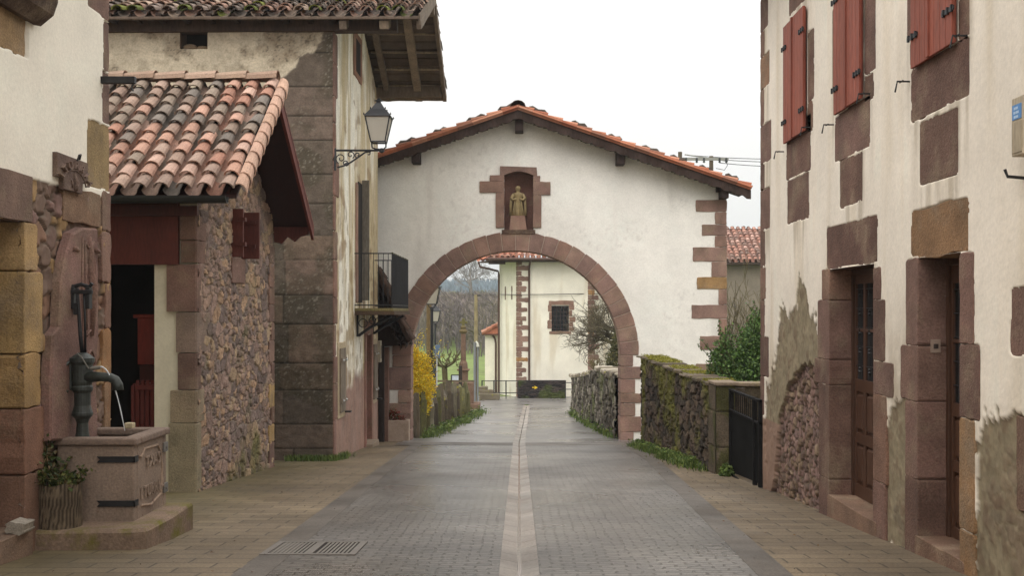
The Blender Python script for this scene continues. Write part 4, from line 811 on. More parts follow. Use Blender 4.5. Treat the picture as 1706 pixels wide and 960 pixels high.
def fB1_fn(U, V):
    n = fbm(U*.9, V*1.8, 5, 4); n2 = fbm(U*6, V*3, 5, 7); st = fbm(U*3, V*.5, 4, 2)
    c = mixc(full(C(224, 219, 206, 1.12), U), full(C(190, 174, 142, 1.05), U), sstep(.38, .66, st+.035*(U-26)))
    c = mixc(c, full(C(150, 128, 94), U), sstep(.52, .66, n2)*sstep(4.6, 3., V)*.8)
    c = mixc(c, full(C(138, 110, 82), U), sstep(.6, .7, n)*.6)
    lo = sstep(.1, -.25, V+(n-.5)*.8); c = mixc(c, full(C(148, 116, 104), U)*(.45+.7*n2+.4*fbm(U*20, V*16, 3, 2))[..., None], lo*.92)
    return .012*n2+.0*U, c
keepB = lambda U, V: (V < roofB(U)-.2) & ~((U > DOORB[0]) & (U < DOORB[1]) & (V < .95) & (V > -3))
sheet('street_wall', fB1, np.append(np.arange(DB0, DB1, .06), DB1), np.arange(-2.15, 8.9, .03), fB1_fn, M_OLDPL, B, keepB)
mb = MB(C(120, 104, 84)); mb.box(XB-8, XB-.6, DB1-.3, DB1, -2.2, 7.3); mb.box(XB-.6, XB-.02, DB1-.3, DB1-.01, -2.2, 7.3); mb.box(-10.4, -10.2, DB0, DB1, -2.2, 7.3); mb.build('rear_wall', M_OLDPL, B)
def sB(nm, u0, u1, z0, z1, t, n0=-.25, n1=.035, par=None, m=None, jit=.02, rd=.04):
    s = MB(vary(t, .92, 1.08, rng)); s.stone(fB1, u0, u1, z0, z1, n0, n1, jit=jit, rd=rd, r=rng); return s.build(nm, m or M_STONE, par or B)
z = -2.0
for k in range(14):
    h = rng.uniform(.55, .8); z1 = min(z+h, 7.3)
    if z < 7.2: sB('quoin', DB0-.012, DB0+rng.choice((.22, .42, .6)), z, z1-.012, rng.choice([C(138, 108, 98), C(130, 102, 94), C(146, 118, 104)]), n0=-.2, n1=.03)
    z += h
uB = lambda px: on(XB, px, 0)[0]; zB = lambda px, y: on(XB, px, y)[1]
sB('slot_surround', uB(588), uB(601), zB(594, 132), zB(594, 55), C(140, 106, 90)); mb = MB(); mb.fbox(fB1, uB(591), uB(598), zB(594, 122), zB(594, 68), .03, .04); mb.build('slot_window', M_DARK, B)  # slot's shade is a flat dark sheet on the wall face
def board_shutter(name, u0, u1, z0, z1, t, n=.03, par=None):
    s = MB(t); k = max(2, round((u1-u0)/.16))
    for i in range(k): s.fbox(fB1, u0+(u1-u0)*i/k+.003, u0+(u1-u0)*(i+1)/k-.003, z0, z1, n, n+.035, vary(t, .88, 1.1, rng))
    s.fbox(fB1, u0+.02, u1-.02, z0+.2, z0+.3, n+.035, n+.06); s.fbox(fB1, u0+.02, u1-.02, z1-.3, z1-.2, n+.035, n+.06)
    return s.build(name, M_WOOD, par or B)
# balcony door: flat dark sheet standing in for the shaded opening, one grey leaf folded back on the wall
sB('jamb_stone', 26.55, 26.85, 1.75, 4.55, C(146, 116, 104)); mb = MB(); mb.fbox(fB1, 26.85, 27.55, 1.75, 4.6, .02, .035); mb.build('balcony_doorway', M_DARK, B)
s = MB(C(120, 112, 100)); s.fbox(fB1, 27.5, 27.56, 1.8, 4.7, .03, .2); s.build('shutter', M_WOOD, B)
# ground floor windows with closed grey shutters
for u0, u1, z0, z1, px in ((24.05, 24.75, 0, 0, 570), (29.6, 30.3, 0, 0, 617)):
    z0, z1 = zB(px, 685 if px == 570 else 668), zB(px, 580 if px == 570 else 575)
    sB('window_frame', u0-.16, u1+.16, z0-.12, z1+.14, C(176, 160, 132), n1=.03, m=M_OLDPL)
    o = board_shutter('shutter', u0, u1, z0, z1, C(122, 110, 96))
    for zz in (z0+.25, z1-.25):
        for uu in (u0+.15, u1-.15): h = MB(); h.lathe(fB1(uu, zz, .1), [(0, -.03), (.03, 0), (0, .03)], 6); h.build('hinge_bolt', M_GREY, o)
    h = MB(); h.fbox(fB1, u1+.03, u1+.2, z0-.05, z0-.02, 0, .16); h.build('shutter_hook', M_IRON, B)
# doorway
z0d, z1d = -2.05, .95
sB('jamb_stone', DOORB[0]-.28, DOORB[0], -2.1, 1.0, C(140, 104, 94), n0=-.3); sB('jamb_stone', DOORB[1], DOORB[1]+.24, -2.1, 1.0, C(144, 108, 98), n0=-.3); sB('lintel', DOORB[0]-.3, DOORB[1]+.3, .95, 1.3, C(136, 104, 94), n0=-.3)
s = MB(C(86, 58, 46)); s.fbox(fB1, DOORB[0], DOORB[1], -2.1, .96, -.28, -.22); s.build('door', M_WOOD, B)
sB('doorstep', DOORB[0]-.1, DOORB[1]+.1, -2.3, gz(28.8)+.12, C(150, 134, 118), n0=-.3, n1=.2)
# wall box near the far end
wb = thing('wall_box', 'small pale box on the wall below the balcony beside the far shutter', 'wall box', fB1(30.5, zB(627, 585), .1)); s = MB(C(168, 158, 140)); s.fbox(fB1, 30.42, 30.7, zB(627, 604), zB(627, 568), .04, .12); s.build('box', M_PAINT, wb, bevel=.01); s = MB(C(110, 100, 90)); s.fbox(fB1, 30.46, 30.66, zB(627, 598), zB(627, 576), .12, .126); s.build('cover', M_PAINT, wb)
# balcony
BL0, BL1, BW, BFZ = 26.4, 30.1, .9, 1.56
bal = MB(C(112, 102, 68)); bal.fbox(fB1, BL0, BL1, BFZ-.02, BFZ+.05, 0, BW); bal.fbox(fB1, BL0-.02, BL1+.02, BFZ-.11, BFZ-.022, .02, BW+.03, C(78, 62, 48)); bo = bal.build('balcony', M_WOOD, B, bevel=.012)
mb = MB(); zr = 2.88
def rail(p, q): mb.tube([fB1(*p), fB1(*q)], .014, 6)
for zz in (BFZ+.12, zr):
    rail((BL0+.02, zz, 0), (BL0+.02, zz, BW-.02)); rail((BL0+.02, zz, BW-.02), (BL1-.02, zz, BW-.02)); rail((BL1-.02, zz, 0), (BL1-.02, zz, BW-.02))
for k in range(1, 8):
    for uu in (BL0+.02, BL1-.02): mb.tube([fB1(uu, BFZ+.05, BW*k/8), fB1(uu, zr, BW*k/8)], .008, 5)
for k in range(34): uu = BL0+.02+(BL1-BL0-.04)*k/33; mb.tube([fB1(uu, BFZ+.05, BW-.02), fB1(uu, zr, BW-.02)], .009 if k % 11 else .016, 5)
mb.build('railing', M_IRON, bo)
for uu in (BL0+.35, BL1-.5):
    mb = MB(); mb.fbox(lambda u, v, n: fB1(u, v, n), uu-.03, uu+.03, BFZ-.62, BFZ-.11, .0, .05)
    mb.tube([fB1(uu, BFZ-.6, .05), fB1(uu, BFZ-.42, .3), fB1(uu, BFZ-.14, BW-.08)], .035, 6)
    for cx_, cz_, r_ in ((.16, -.3, .1), (.38, -.24, .08), (.56, -.19, .05)): mb.tube([fB1(uu, BFZ+cz_+r_*math.sin(a), cx_+r_*math.cos(a)) for a in [i*.5 for i in range(14)]], .012, 5)
    mb.build('balcony_bracket', M_IRON, bo)
mb = MB(C(92, 96, 44)); r = random.Random(6)
for k in range(60): u_ = BL0+r.random()*.1 if k < 20 else BL0+r.random()*(BL1-BL0); mb.lathe(fB1(u_, zr, BW-.02+r.uniform(-.01, .01)), [(0, .0), (.02, .01), (0, .028)], 5)
mb.build('railing_moss', M_LEAF, bo)
# roof: eave faces the camera, gable to the street
upB = Vector((0, BR-BE0, BRZ-BEZ)); nrB = 12; rlB = upB.length/nrB; ncB = 27; piB = (BVX+10.98)/ncB
MOS = [C(112, 116, 46), C(92, 100, 40)]
def palB(i, j, r):
    v = r.random(); t = r.choice(MOS) if v < (.12 if j == 0 else .05) else r.choice([C(150, 120, 104), C(140, 112, 98), C(128, 112, 102), C(164, 130, 112), C(108, 96, 86), C(172, 150, 132), C(92, 80, 70)])
    q_ = r.uniform(.7, 1.1); return tuple(c*q_ for c in t)
mb = MB(); tiles(mb, (-10.9, BE0, BEZ+.06), (1, 0, 0), upB, ncB, nrB, piB, rlB, palB, 11, 1.6); mb.build('tile_slope', M_TILE, B)
mb = MB(); tiles(mb, (-10.9, BE1, BEZ+.06), (1, 0, 0), (0, BR-BE1, BRZ-BEZ), ncB, nrB, piB, rlB, palB, 12, 1.6); mb.build('tile_slope', M_TILE, B)
TW = C(112, 98, 84); TW2 = C(104, 90, 76); TW3 = C(134, 118, 100)
mb = MB(C(88, 76, 64))
for e0, s_ in ((BE0, 1), (BE1, -1)):
    nb = 12
    for k in range(nb):            # individual soffit boards, laid along the eave
        t0, t1 = k/nb, (k+1)/nb-.012; a0, a1 = e0+(BR-e0)*t0, e0+(BR-e0)*t1; za, zb_ = BEZ+(BRZ-BEZ)*t0, BEZ+(BRZ-BEZ)*t1
        cc = vary(C(98, 84, 71), .65, 1.1, rng); o_ = rng.uniform(-.008, .008)
        mb.add([(x, a, q_+dz+o_) for dz in (-.03, .01) for a, q_ in ((a0, za), (a1, zb_)) for x in (-10.9, BVX)], [(0,1,3,2), (4,6,7,5), (0,4,5,1), (2,3,7,6), (0,2,6,4), (1,5,7,3)], cc)
mb.build('soffit_boards', M_WOOD, B)
def beam(nm, p0, p1, w_, h_, c, par=B):
    p0, p1 = Vector(p0), Vector(p1); d = (p1-p0).normalized(); s_ = d.cross(Vector((0, 0, 1))).normalized()*w_/2; u_ = s_.cross(d).normalized()*h_/2
    mb = MB(c); n = 8; vs = []; fs = []
    for i in range(n+1):
        p = p0+(p1-p0)*i/n; k = 1+rng.uniform(-.05, .05); q_ = Vector((rng.uniform(-1, 1), rng.uniform(-1, 1), rng.uniform(-1, 1)))*.008*(0 < i < n)
        vs += [p+q_-s_*k-u_*k, p+q_+s_*k-u_*k, p+q_+s_*k+u_*k, p+q_-s_*k+u_*k]
    for i in range(n): fs += [(i*4+j, i*4+(j+1) % 4, i*4+4+(j+1) % 4, i*4+4+j) for j in range(4)]
    fs += [(3, 2, 1, 0), (n*4, n*4+1, n*4+2, n*4+3)]; mb.add(vs, fs); return mb.build(nm, M_WOOD, par, bevel=.012)
for x, w_ in ((-3.55, .15), (-2.72, .2), (-2.02, .1)):
    for e0 in (BE0+.1, BE1-.02): beam('rafter', (x, e0, BEZ-.13), (x, BR, BRZ-.13), w_, .18, TW3 if w_ == .2 else TW)
for k in range(5):
    t = .12+.18*k
    for e0 in (BE1,): beam('batten', (-3.78, e0+(BR-e0)*t, BEZ+(BRZ-BEZ)*t-.055), (BVX-.03, e0+(BR-e0)*t, BEZ+(BRZ-BEZ)*t-.055), .07, .045, C(150, 134, 112))
beam('eave_beam', (-10.8, DB0+.05, 7.38), (-2.5, DB0+.05, 7.42), .26, .27, C(76, 62, 52))
beam('eave_beam', (-4.3, BE1-.4, 7.36), (-2.1, BE1-.4, 7.44), .3, .3, TW2)
beam('eave_board', (-10.9, BE0+.03, BEZ-.02), (BVX, BE0+.03, BEZ-.0), .03, .07, C(110, 96, 82))
beam('eave_plank', (-4.0, BE1-.1, BEZ-.1), (BVX, BE1-.1, BEZ-.1), .05, .2, TW3)
beam('ridge_beam', (-4.2, BR, BRZ-.34), (-2.0, BR, BRZ-.34), .24, .26, TW)
for e0 in (BE0, BE1): beam('verge_board', (BVX+.0, e0, BEZ-.04), (BVX, BR, BRZ-.04), .035, .24, TW)
mb = MB(C(52, 40, 34))
for k in range(14): x = -10.3+k*.5; mb.box(x, x+.1, DB0-.5, DB0+.0, BEZ-.02, BEZ+.1)
mb.build('rafter_ends', M_WOOD, B)
# ================================================================ lanterns
def lantern(par, c, s, tilt=0):
    """four-sided lantern: c = centre of its bottom, s = scale (1 -> 0.58 m wide at the top)"""
    x, y, z = c; w0, w1, h = .165*s, .285*s, .58*s; K = lambda r, zz: [(x+r*a, y+r*b, z+zz) for a, b in ((-1, -1), (1, -1), (1, 1), (-1, 1))]
    g = MB(); g.add(K(w0*.96, .02*s)+K(w1*.96, h), [(0,1,5,4), (1,2,6,5), (2,3,7,6), (3,0,4,7), (3,2,1,0)]); g.build('lamp_glass', M_OPAL, par)
    f = MB()
    for a, b in zip(K(w0, 0), K(w1, h)): f.tube([a, b], .016*s, 5)
    for r_, zz in ((w0, 0), (w1, h)):
        q_ = K(r_, zz)
        for i in range(4): f.tube([q_[i], q_[(i+1) % 4]], .019*s, 5)
    f.build('lamp_frame', M_IRON, par)
    rf = MB(); prof = [(w1*1.08, h), (w1*1.05, h+.02*s), (w1*.62, h+.17*s), (w1*.55, h+.18*s), (w1*.16, h+.36*s), (w1*.16, h+.385*s)]
    vs = sum([K(r_, zz) for r_, zz in prof], []); fs = []
    for i in range(len(prof)-1): fs += [(i*4+j, i*4+(j+1) % 4, i*4+4+(j+1) % 4, i*4+4+j) for j in range(4)]
    fs.append((3, 2, 1, 0)); rf.add(vs, fs); rf.lathe((x, y, z+h+.385*s), [(.1*s, 0), (.1*s, .015*s), (.03*s, .02*s), (.045*s, .045*s), (.0, .075*s)], 10)
    for rr, zz in ((w1*1.08, h+.015*s), (w1*.6, h+.17*s)):
        for a in K(rr, zz): rf.lathe(a, [(.012*s, 0), (.02*s, .02*s), (.0, .06*s)], 5)
    rf.build('lamp_roof', M_IRON, par)
lm = thing('wall_lantern', 'black wrought iron lantern with opal glass on a scrolled bracket at the house corner', 'street lamp', (-3.2, 23.42, 4.8))
LD = 23.42; X = lambda px: (px-CX)*LD/F; Z = lambda y: EYE+(CY-y)*LD/F
lantern(lm, (X(631), LD, Z(237)), .88)
mb = MB(); L3 = lambda *pts: [(X(a), LD, Z(b)) for a, b in pts]
mb.box(X(556.5), X(560), LD-.03, LD+.03, Z(284), Z(247)); mb.tube(L3((558, 250.5), (640, 250.5)), .022, 6); mb.lathe((X(636), LD, Z(255)), [(.02, 0), (.055, .03), (.055, .07), (.03, .1)], 8)
mb.tube(L3((619, 237), (620, 246), (626, 248), (636, 249)), .016, 6); mb.tube(L3((643, 237), (643, 245), (638, 249)), .016, 6)
mb.build('bracket_arm', M_IRON, lm)
mb = MB(); mb.tube(L3((562, 279), (573, 276), (585, 270), (598, 261), (608, 254), (618, 252)), .018, 6)
def spiral(cx_, cy_, r_, t, s0=0, sg=1):
    return [(X(cx_+r_*(1-i/(t*1.15))*math.cos(s0+sg*i*.55)), LD, Z(cy_+r_*(1-i/(t*1.15))*math.sin(s0+sg*i*.55))) for i in range(t)]
for a in ((568, 264, 9, 16, 2., 1), (584, 258, 7, 14, 1, -1), (596, 258, 5, 12, 2, 1), (575, 272, 5, 12, 0, -1), (614, 256, 4, 10, 4, 1)): mb.tube(spiral(*a), .012, 5)
mb.lathe((X(577), LD, Z(274)), [(.0, -.04), (.07, 0), (.0, .05)], 7, sy=.3); mb.build('bracket_scroll', M_IRON, lm)
# ================================================================ arch house across the street
DC = 31.7; AX, AZ, AR, ARO = -.10, .315, 2.903, 3.42
HC = thing('gate_house', 'white gable front house with a round stone arch over the road', 'gate house', (AX, DC, gz(DC)))
fC = plane_y(DC, -1); xC = lambda px: (px-CX)*DC/F; zC = lambda y: EYE+(CY-y)*DC/F
CXL, CXR, RIDX, RIDZ, SLP = -5.86, xC(1210), xC(863), zC(196)-.02, .345
roofC = lambda x: RIDZ-SLP*np.abs(x-RIDX)
NI = (xC(840), xC(888), zC(384), zC(284))
def fC_fn(U, V):
    n = fbm(U*.8, V*.8, 5, 2); n2 = fbm(U*6, V*6, 4, 5); st = fbm(U*1.8, V*.2, 4, 7)
    c = full(C(220, 215, 208, 1.2), U)*(.95+.1*n)[..., None]
    c = mixc(c, full(C(184, 178, 170), U), sstep(.56, .75, st)*.3)
    c = mixc(c, full(C(120, 114, 108), U), sstep(.55, .75, fbm(U*14, V*11, 4, 9))*sstep(.58, .72, fbm(U*.9, V*1.1, 3, 1))*.16)
    c = mixc(c, full(C(150, 140, 120), U), sstep(.2, -1.8, V)*sstep(.45, .65, n)*.4)
    return .012*n2, c
inarch = lambda U, V, r_: (np.hypot(U-AX, V-AZ) < r_) | ((np.abs(U-AX) < r_) & (V < AZ))
keepC = lambda U, V: ~inarch(U, V, AR+.1) & (V < roofC(U)-.02) & ~((U > NI[0]) & (U < NI[1]) & (V > NI[2]) & (V < NI[3]))
sheet('front_wall', fC, np.append(np.arange(CXL, CXR, .045), CXR), np.arange(-2.25, RIDZ, .045), fC_fn, M_PLASTER, HC, keepC)
TH = .62
sheet('back_wall', lambda u, v, n: (u, DC+TH+n, v), np.append(np.arange(CXL, CXR, .1), CXR), np.arange(-2.4, RIDZ, .1), fC_fn, M_PLASTER, HC, lambda U, V: ~inarch(U, V, AR+.1) & (V < roofC(U)-.02))
mb = MB(C(210, 204, 196)); mb.box(CXL, CXL+.3, DC+.02, DC+TH-.02, -2.4, float(roofC(CXL))-.05); mb.box(CXR-.3, CXR-.005, DC+.02, DC+TH-.02, -2.4, float(roofC(CXR))-.05); mb.build('side_wall', M_PLASTER, HC)
RC = [C(146, 120, 112), C(140, 115, 108), C(150, 124, 115), C(144, 117, 108), C(148, 120, 110), C(138, 113, 106)]
NV = 26
for k in range(NV):
    a0, a1 = math.pi*k/NV, math.pi*(k+1)/NV; s = MB(vary(rng.choice(RC), .92, 1.08, rng)); g_ = .011
    da = g_/ARO; out = [(AX+r_*math.cos(a), AZ+r_*math.sin(a)) for r_, a in ((AR, a0+da), (AR, (a0+a1)/2), (AR, a1-da), ((AR+ARO)/2, a1-da), (ARO+rng.uniform(-.02, .02), a1-da), (ARO+.01, (a0+a1)/2), (ARO+rng.uniform(-.02, .02), a0+da), ((AR+ARO)/2, a0+da))]
    s.prism(fC, out, -TH-.02, .035, .008); s.build('voussoir', M_STONE, HC)
mb = MB(C(168, 150, 136)); NN = 60     # mortar bed behind the joints
vs = []
for k in range(NN+1):
    a = math.pi*k/NN
    for r_, n_ in ((AR+.012, -TH), (AR+.012, .02), (ARO-.02, .02)): vs.append(fC(AX+r_*math.cos(a), AZ+r_*math.sin(a), n_))
fs = [f for k in range(NN) for f in ((k*3, k*3+1, k*3+4, k*3+3), (k*3+1, k*3+2, k*3+5, k*3+4))]
mb.add(vs, fs); mb.build('mortar', M_PLASTER, HC)
def pier(side, rows):
    for zt, zb, wd in rows:
        x0, x1 = (AX-AR-wd, AX-AR) if side < 0 else (AX+AR, AX+AR+wd)
        s = MB(vary(rng.choice(RC), .92, 1.08, rng)); s.stone(fC, x0, x1, zb+.005, zt-.005, -TH-.02, .04, jit=.01, rd=.03, bev=.01, r=rng); s.build('pier_stone', M_STONE, HC)
pier(-1, [(zC(y0), zC(y1), wd) for y0, y1, wd in ((592, 612, .52), (612, 650, .60), (650, 672, .36), (672, 690, .62), (690, 716, .4), (716, 745, .55))])
pier(1, [(zC(y0), zC(y1), wd) for y0, y1, wd in ((592, 611, .36), (611, 632, .58), (632, 656, .42), (656, 672, .58), (672, 694, .42), (694, 720, .58), (720, 745, .38))])
for px, y0, y1, t in [(1159,333,353,0),(1191,353,374,2),(1169,374,393,1),(1191,393,412,4),(1154,412,436,0),(1185,436,462,2),(1161,462,482,9),(1197,482,508,3),(1152,508,531,1),(1197,531,560,4),(1166,560,583,0),(1194,583,606,2),(1159,606,632,3),(1190,632,700,1)]:
    s = MB(C(160, 130, 92) if t == 9 else RC[t]); s.stone(fC, xC(px), CXR+.012, zC(y1)+.004, zC(y0)-.004, -.25, .03, jit=.01, rd=.03, r=rng); s.build('quoin', M_STONE, HC)
# niche with its surround
def nst(px0, px1, y0, y1, n1=.05, c=None, n0=-.36):
    s = MB(vary((c or rng.choice(RC)), .94, 1.06, rng)); s.stone(fC, xC(px0), xC(px1), zC(y1), zC(y0), n0, n1, jit=.006, rd=.02, r=rng); return s.build('niche_stone', M_STONE, HC)
s = MB(RC[1]); pts = [(xC(833), zC(293)), (xC(833), zC(277)), (xC(864), zC(278)), (xC(894), zC(279)), (xC(895), zC(293)), (xC(888), zC(293))]+[(xC(888-48*k/8), zC(292-6.5*math.sin(math.pi*k/8))) for k in range(9)]
s.prism(fC, pts, -.36, .055, .0); s.build('niche_lintel', M_STONE, HC)
for q_ in ((816,840,292,302),(799,840,302,321),(826,840,321,380),(888,900,293,303),(888,917,303,325),(888,902,325,380)): nst(*q_)
nst(836, 892, 383, 390, .06, C(84, 66, 60))
mb = MB(C(120, 90, 82)); mb.fbox(fC, NI[0]-.02, NI[1]+.02, NI[2]-.05, NI[3]+.05, -.4, -.36); mb.build('niche_back', M_STONE, HC)
s = MB(RC[3]); s.prism(fC, [(xC(860), zC(419)), (xC(862), zC(414)), (xC(868), zC(412)), (xC(874), zC(414)), (xC(877), zC(420))], -.3, .0, .01); s.build('key_boss', M_STONE, HC)
# statue
stt = thing('statue', 'small ochre stone statue of a robed figure standing in the wall niche', 'statue', (xC(863), DC+.18, zC(383)))
SY = DC+.17; xs_ = xC(863); SC_ = C(152, 134, 98); M_STAT = mat('ochre_statue_stone', None, .85, (8, .2), (50, .15), .4, 40, .006)
s = MB(C(152, 122, 112)); s.prism(lambda u, v, n: (u, SY+n, v), [(xC(848.5), zC(383)), (xC(877.5), zC(383)), (xC(874.5), zC(359.5)), (xC(851), zC(359.5))], -.17, .15, .01); s.build('pedestal', M_STONE, stt)
zb_ = zC(359.5); hs2 = zC(311)-zb_
s = MB(SC_); s.lathe((xs_, SY, zb_), [(.17, 0), (.19, .02), (.155, .14), (.125, .3), (.105, .45), (.12, .54), (.145, .6), (.13, .645), (.05, .67), (.042, .70), (.06, .72), (.072, .76), (.068, .81), (.045, .84), (.0, .85)], 18, sy=.72)
for sg in (-1, 1):
    s.tube([(xs_+sg*.12, SY, zb_+.61), (xs_+sg*.19, SY-.02, zb_+.5), (xs_+sg*.13, SY-.1, zb_+.45), (xs_+sg*.05, SY-.14, zb_+.47)], [.05, .05, .038, .028], 8)
    s.tube([(xs_+sg*.18, SY+.01, zb_+.55), (xs_+sg*.2, SY+.01, zb_+.3), (xs_+sg*.2, SY+.01, zb_+.02)], [.04, .045, .055], 7)
    for q_ in (.05, .1): s.tube([(xs_+sg*q_, SY-.1, zb_+.42), (xs_+sg*q_*1.3, SY-.125, zb_+.02)], [.012, .02], 5)
s.lathe((xs_, SY-.075, zb_+.765), [(.0, -.02), (.014, -.01), (.008, .02), (0, .03)], 6)
for sg in (-1, 1): s.lathe((xs_+sg*.026, SY-.06, zb_+.78), [(0, -.008), (.01, 0), (0, .008)], 6)
o = s.build('figure', M_STAT, stt, smooth=True)
# roof of the gate house
RY0, RY1 = DC-.62, DC+TH+.5
def palC(i, j, r):
    t = r.choice([C(172, 106, 78), C(178, 116, 88), C(156, 94, 70), C(146, 100, 80), C(184, 130, 104)]) if i < 1 else r.choice([C(110, 92, 80), C(132, 96, 76), C(96, 84, 76)])
    q_ = r.uniform(.85, 1.1); return tuple(c*q_ for c in t)
for sg in (-1, 1):
    xe = (1251-CX)*31.1/F if sg > 0 else CXL-.75; Lh = abs(xe-RIDX); zE_ = RIDZ+.18-SLP*Lh; up_ = Vector((RIDX-xe, 0, SLP*Lh)); nr_ = 16
    nrm = Vector((up_.z*(-1 if up_.x > 0 else 1), 0, abs(up_.x))).normalized()
    mb = MB(); tiles(mb, (xe, RY0+.02, zE_+.02), (0, 1, 0), up_, 7, nr_, (RY1-RY0)/7, up_.length/nr_, palC, 20+sg, 1); mb.build('tile_slope', M_TILE, HC)
    vt = MB(); r = random.Random(30+sg)     # long orange verge tiles bedded along the front edge
    for j in range(nr_):
        p = Vector((xe, RY0-.03, zE_))+up_*(j/nr_); t = palC(0, j, r); u_ = up_.normalized()
        barrel(vt, p+nrm*.01, Vector((0, 1, 0)), u_, nrm, .16, up_.length/nr_*1.08, t, .0, taper=.95)
        a, b_ = p-nrm*.05, p+u_*(up_.length/nr_*.99)-nrm*.05
        vt.add([a+Vector((0, -.02, 0)), b_+Vector((0, -.02, 0)), b_+nrm*.085+Vector((0, -.035, 0)), a+nrm*.085+Vector((0, -.035, 0)), a+Vector((0, .1, 0)), b_+Vector((0, .1, 0))], [(0, 1, 2, 3), (0, 4, 5, 1)], tuple(c*.92 for c in t))
    vt.build('verge_tile', M_TILE, HC)
    fa = MB(C(58, 44, 38)); out = []; m_ = 60        # fascia with a carved lower edge
    for k in range(m_+1):
        p = Vector((xe, 0, zE_))+up_*(k/m_); out.append((p, .24+.03*math.sin(k*2.1)))
    vs = []
    for p, h in out: vs += [(p.x, RY0+.0, p.z-.05), (p.x, RY0+.03*math.sin(p.x*9)-.01, p.z-.05-h), (p.x, RY0+.07, p.z-.05-h), (p.x, RY0+.07, p.z-.05)]
    fs = []
    for k in range(m_): fs += [(k*4+j, k*4+(j+1) % 4, k*4+4+(j+1) % 4, k*4+4+j) for j in range(4)]
    fa.add(vs, fs); fa.build('fascia_board', M_WOOD, HC)
    sf = MB(C(50, 38, 33)); a, b_ = Vector((xe, 0, zE_-.06)), Vector((RIDX, 0, zE_-.06+SLP*Lh))
    sf.add([(p.x, y, p.z+dz) for dz in (0, .04) for p in (a, b_) for y in (RY0+.07, RY1)], [(0,1,3,2), (4,6,7,5), (0,4,5,1), (2,3,7,6), (0,2,6,4), (1,5,7,3)]); sf.build('soffit', M_WOOD, HC)
    # dark lichened half tiles laid as weights near the verge
    t_ = .05
    while t_ < .97:
        L_ = r.uniform(.35, .6); p = Vector((xe, RY0+.3+r.uniform(-.08, .1), zE_+.14))+up_*t_; u_ = up_.normalized()
        wt_ = MB(vary(C(74, 64, 56), .8, 1.2, r)); wt_.tube([p+u_*L_*q_+nrm*(.025*math.sin(q_*9)) for q_ in (0, .15, .5, .85, 1)], [.06, .095, .1, .09, .05], 7); wt_.build('weight_stone', M_MOSSY, HC)
        t_ += (L_+r.uniform(.15, .75))/up_.length
wt_ = MB(C(66, 58, 52)); barrel(wt_, Vector((RIDX, RY0-.03, RIDZ+.2)), Vector((1, 0, 0)), Vector((0, 1, 0)), Vector((0, 0, 1)), .42, RY1-RY0, C(84, 66, 56), .02); wt_.build('ridge_tile', M_TILE, HC)
def purlin(px, y0, y1, w_=.23):
    s = MB(C(56, 44, 40)); x = xC(px); s.box(x-w_/2, x+w_/2, RY0+.12, DC+.3, zC(y1), zC(y0)); s.build('purlin_end', M_WOOD, HC, bevel=.02)
for a in ((865, 200, 223), (695, 254, 275), (1032, 254, 277)): purlin(*a)
purlin(1203, 308, 333, .2)
s = MB(C(50, 40, 36)); s.box(xC(1190), xC(1243), DC-.35, DC-.2, zC(322), zC(308)); s.build('eave_bracket', M_WOOD, HC, bevel=.02)
# ================================================================ small tiled lean-to behind the balcony
lt = thing('lean_to', 'small dark tiled lean-to canopy squeezed between old house and arch', 'canopy', (-3.5, 31.1, -2))
al, o_ = Vector((0, 1, 0)), Vector((-2.98, 30.85, .95))
mb = MB(); ur = Vector((-.86, 0, 2.0))
tiles(mb, (-3.0, 30.8, .72), (0, 1, 0), (-.9, 0, 1.95), 3, 7, .27, .31, lambda i, j, r: vary(C(84, 64, 54), .6, 1.1, r), 9, 1.5); mb.build('tile_slope', M_TILE, lt)
mb = MB(C(58, 44, 38)); mb.add([(x, y, z) for y in (31.15, 31.6) for x, z in ((-3.06, .62), (-3.9, 2.5), (-3.95, 2.45), (-3.95, .55))], [(0,1,2,3), (7,6,5,4), (0,4,5,1), (1,5,6,2), (2,6,7,3), (3,7,4,0)]); mb.build('cheek_board', M_WOOD, lt)
mb = MB(); r = random.Random(77)                   # ragged tile ends stacked along the sloping edge
for k in range(26):
    t = k/25; px_, pz_ = -2.99-.88*t, .66+1.9*t
    for q_ in range(3):
        ox = -.13*q_+r.uniform(-.03, .03); barrel(mb, Vector((px_+ox, 30.78+r.uniform(-.06, .06), pz_-.06*q_+r.uniform(-.03, .03))), Vector((.42, 0, -.9)), Vector((0, 1, r.uniform(-.1, .1))), Vector((.9, 0, .42)), .17, .5, vary(C(74, 58, 50), .5, 1.1, r), .0)
mb.build('verge_tile', M_TILE, lt)
mb = MB(C(44, 36, 32)); mb.box(-3.80, -3.66, 30.84, 30.98, -2.1, .6); mb.build('post', M_WOOD, lt)
mb = MB(C(116, 88, 76)); mb.box(-3.86, -3.58, 31.1, 31.5, -2.1, .55); mb.build('wall_stub', M_RUBBLE, lt)
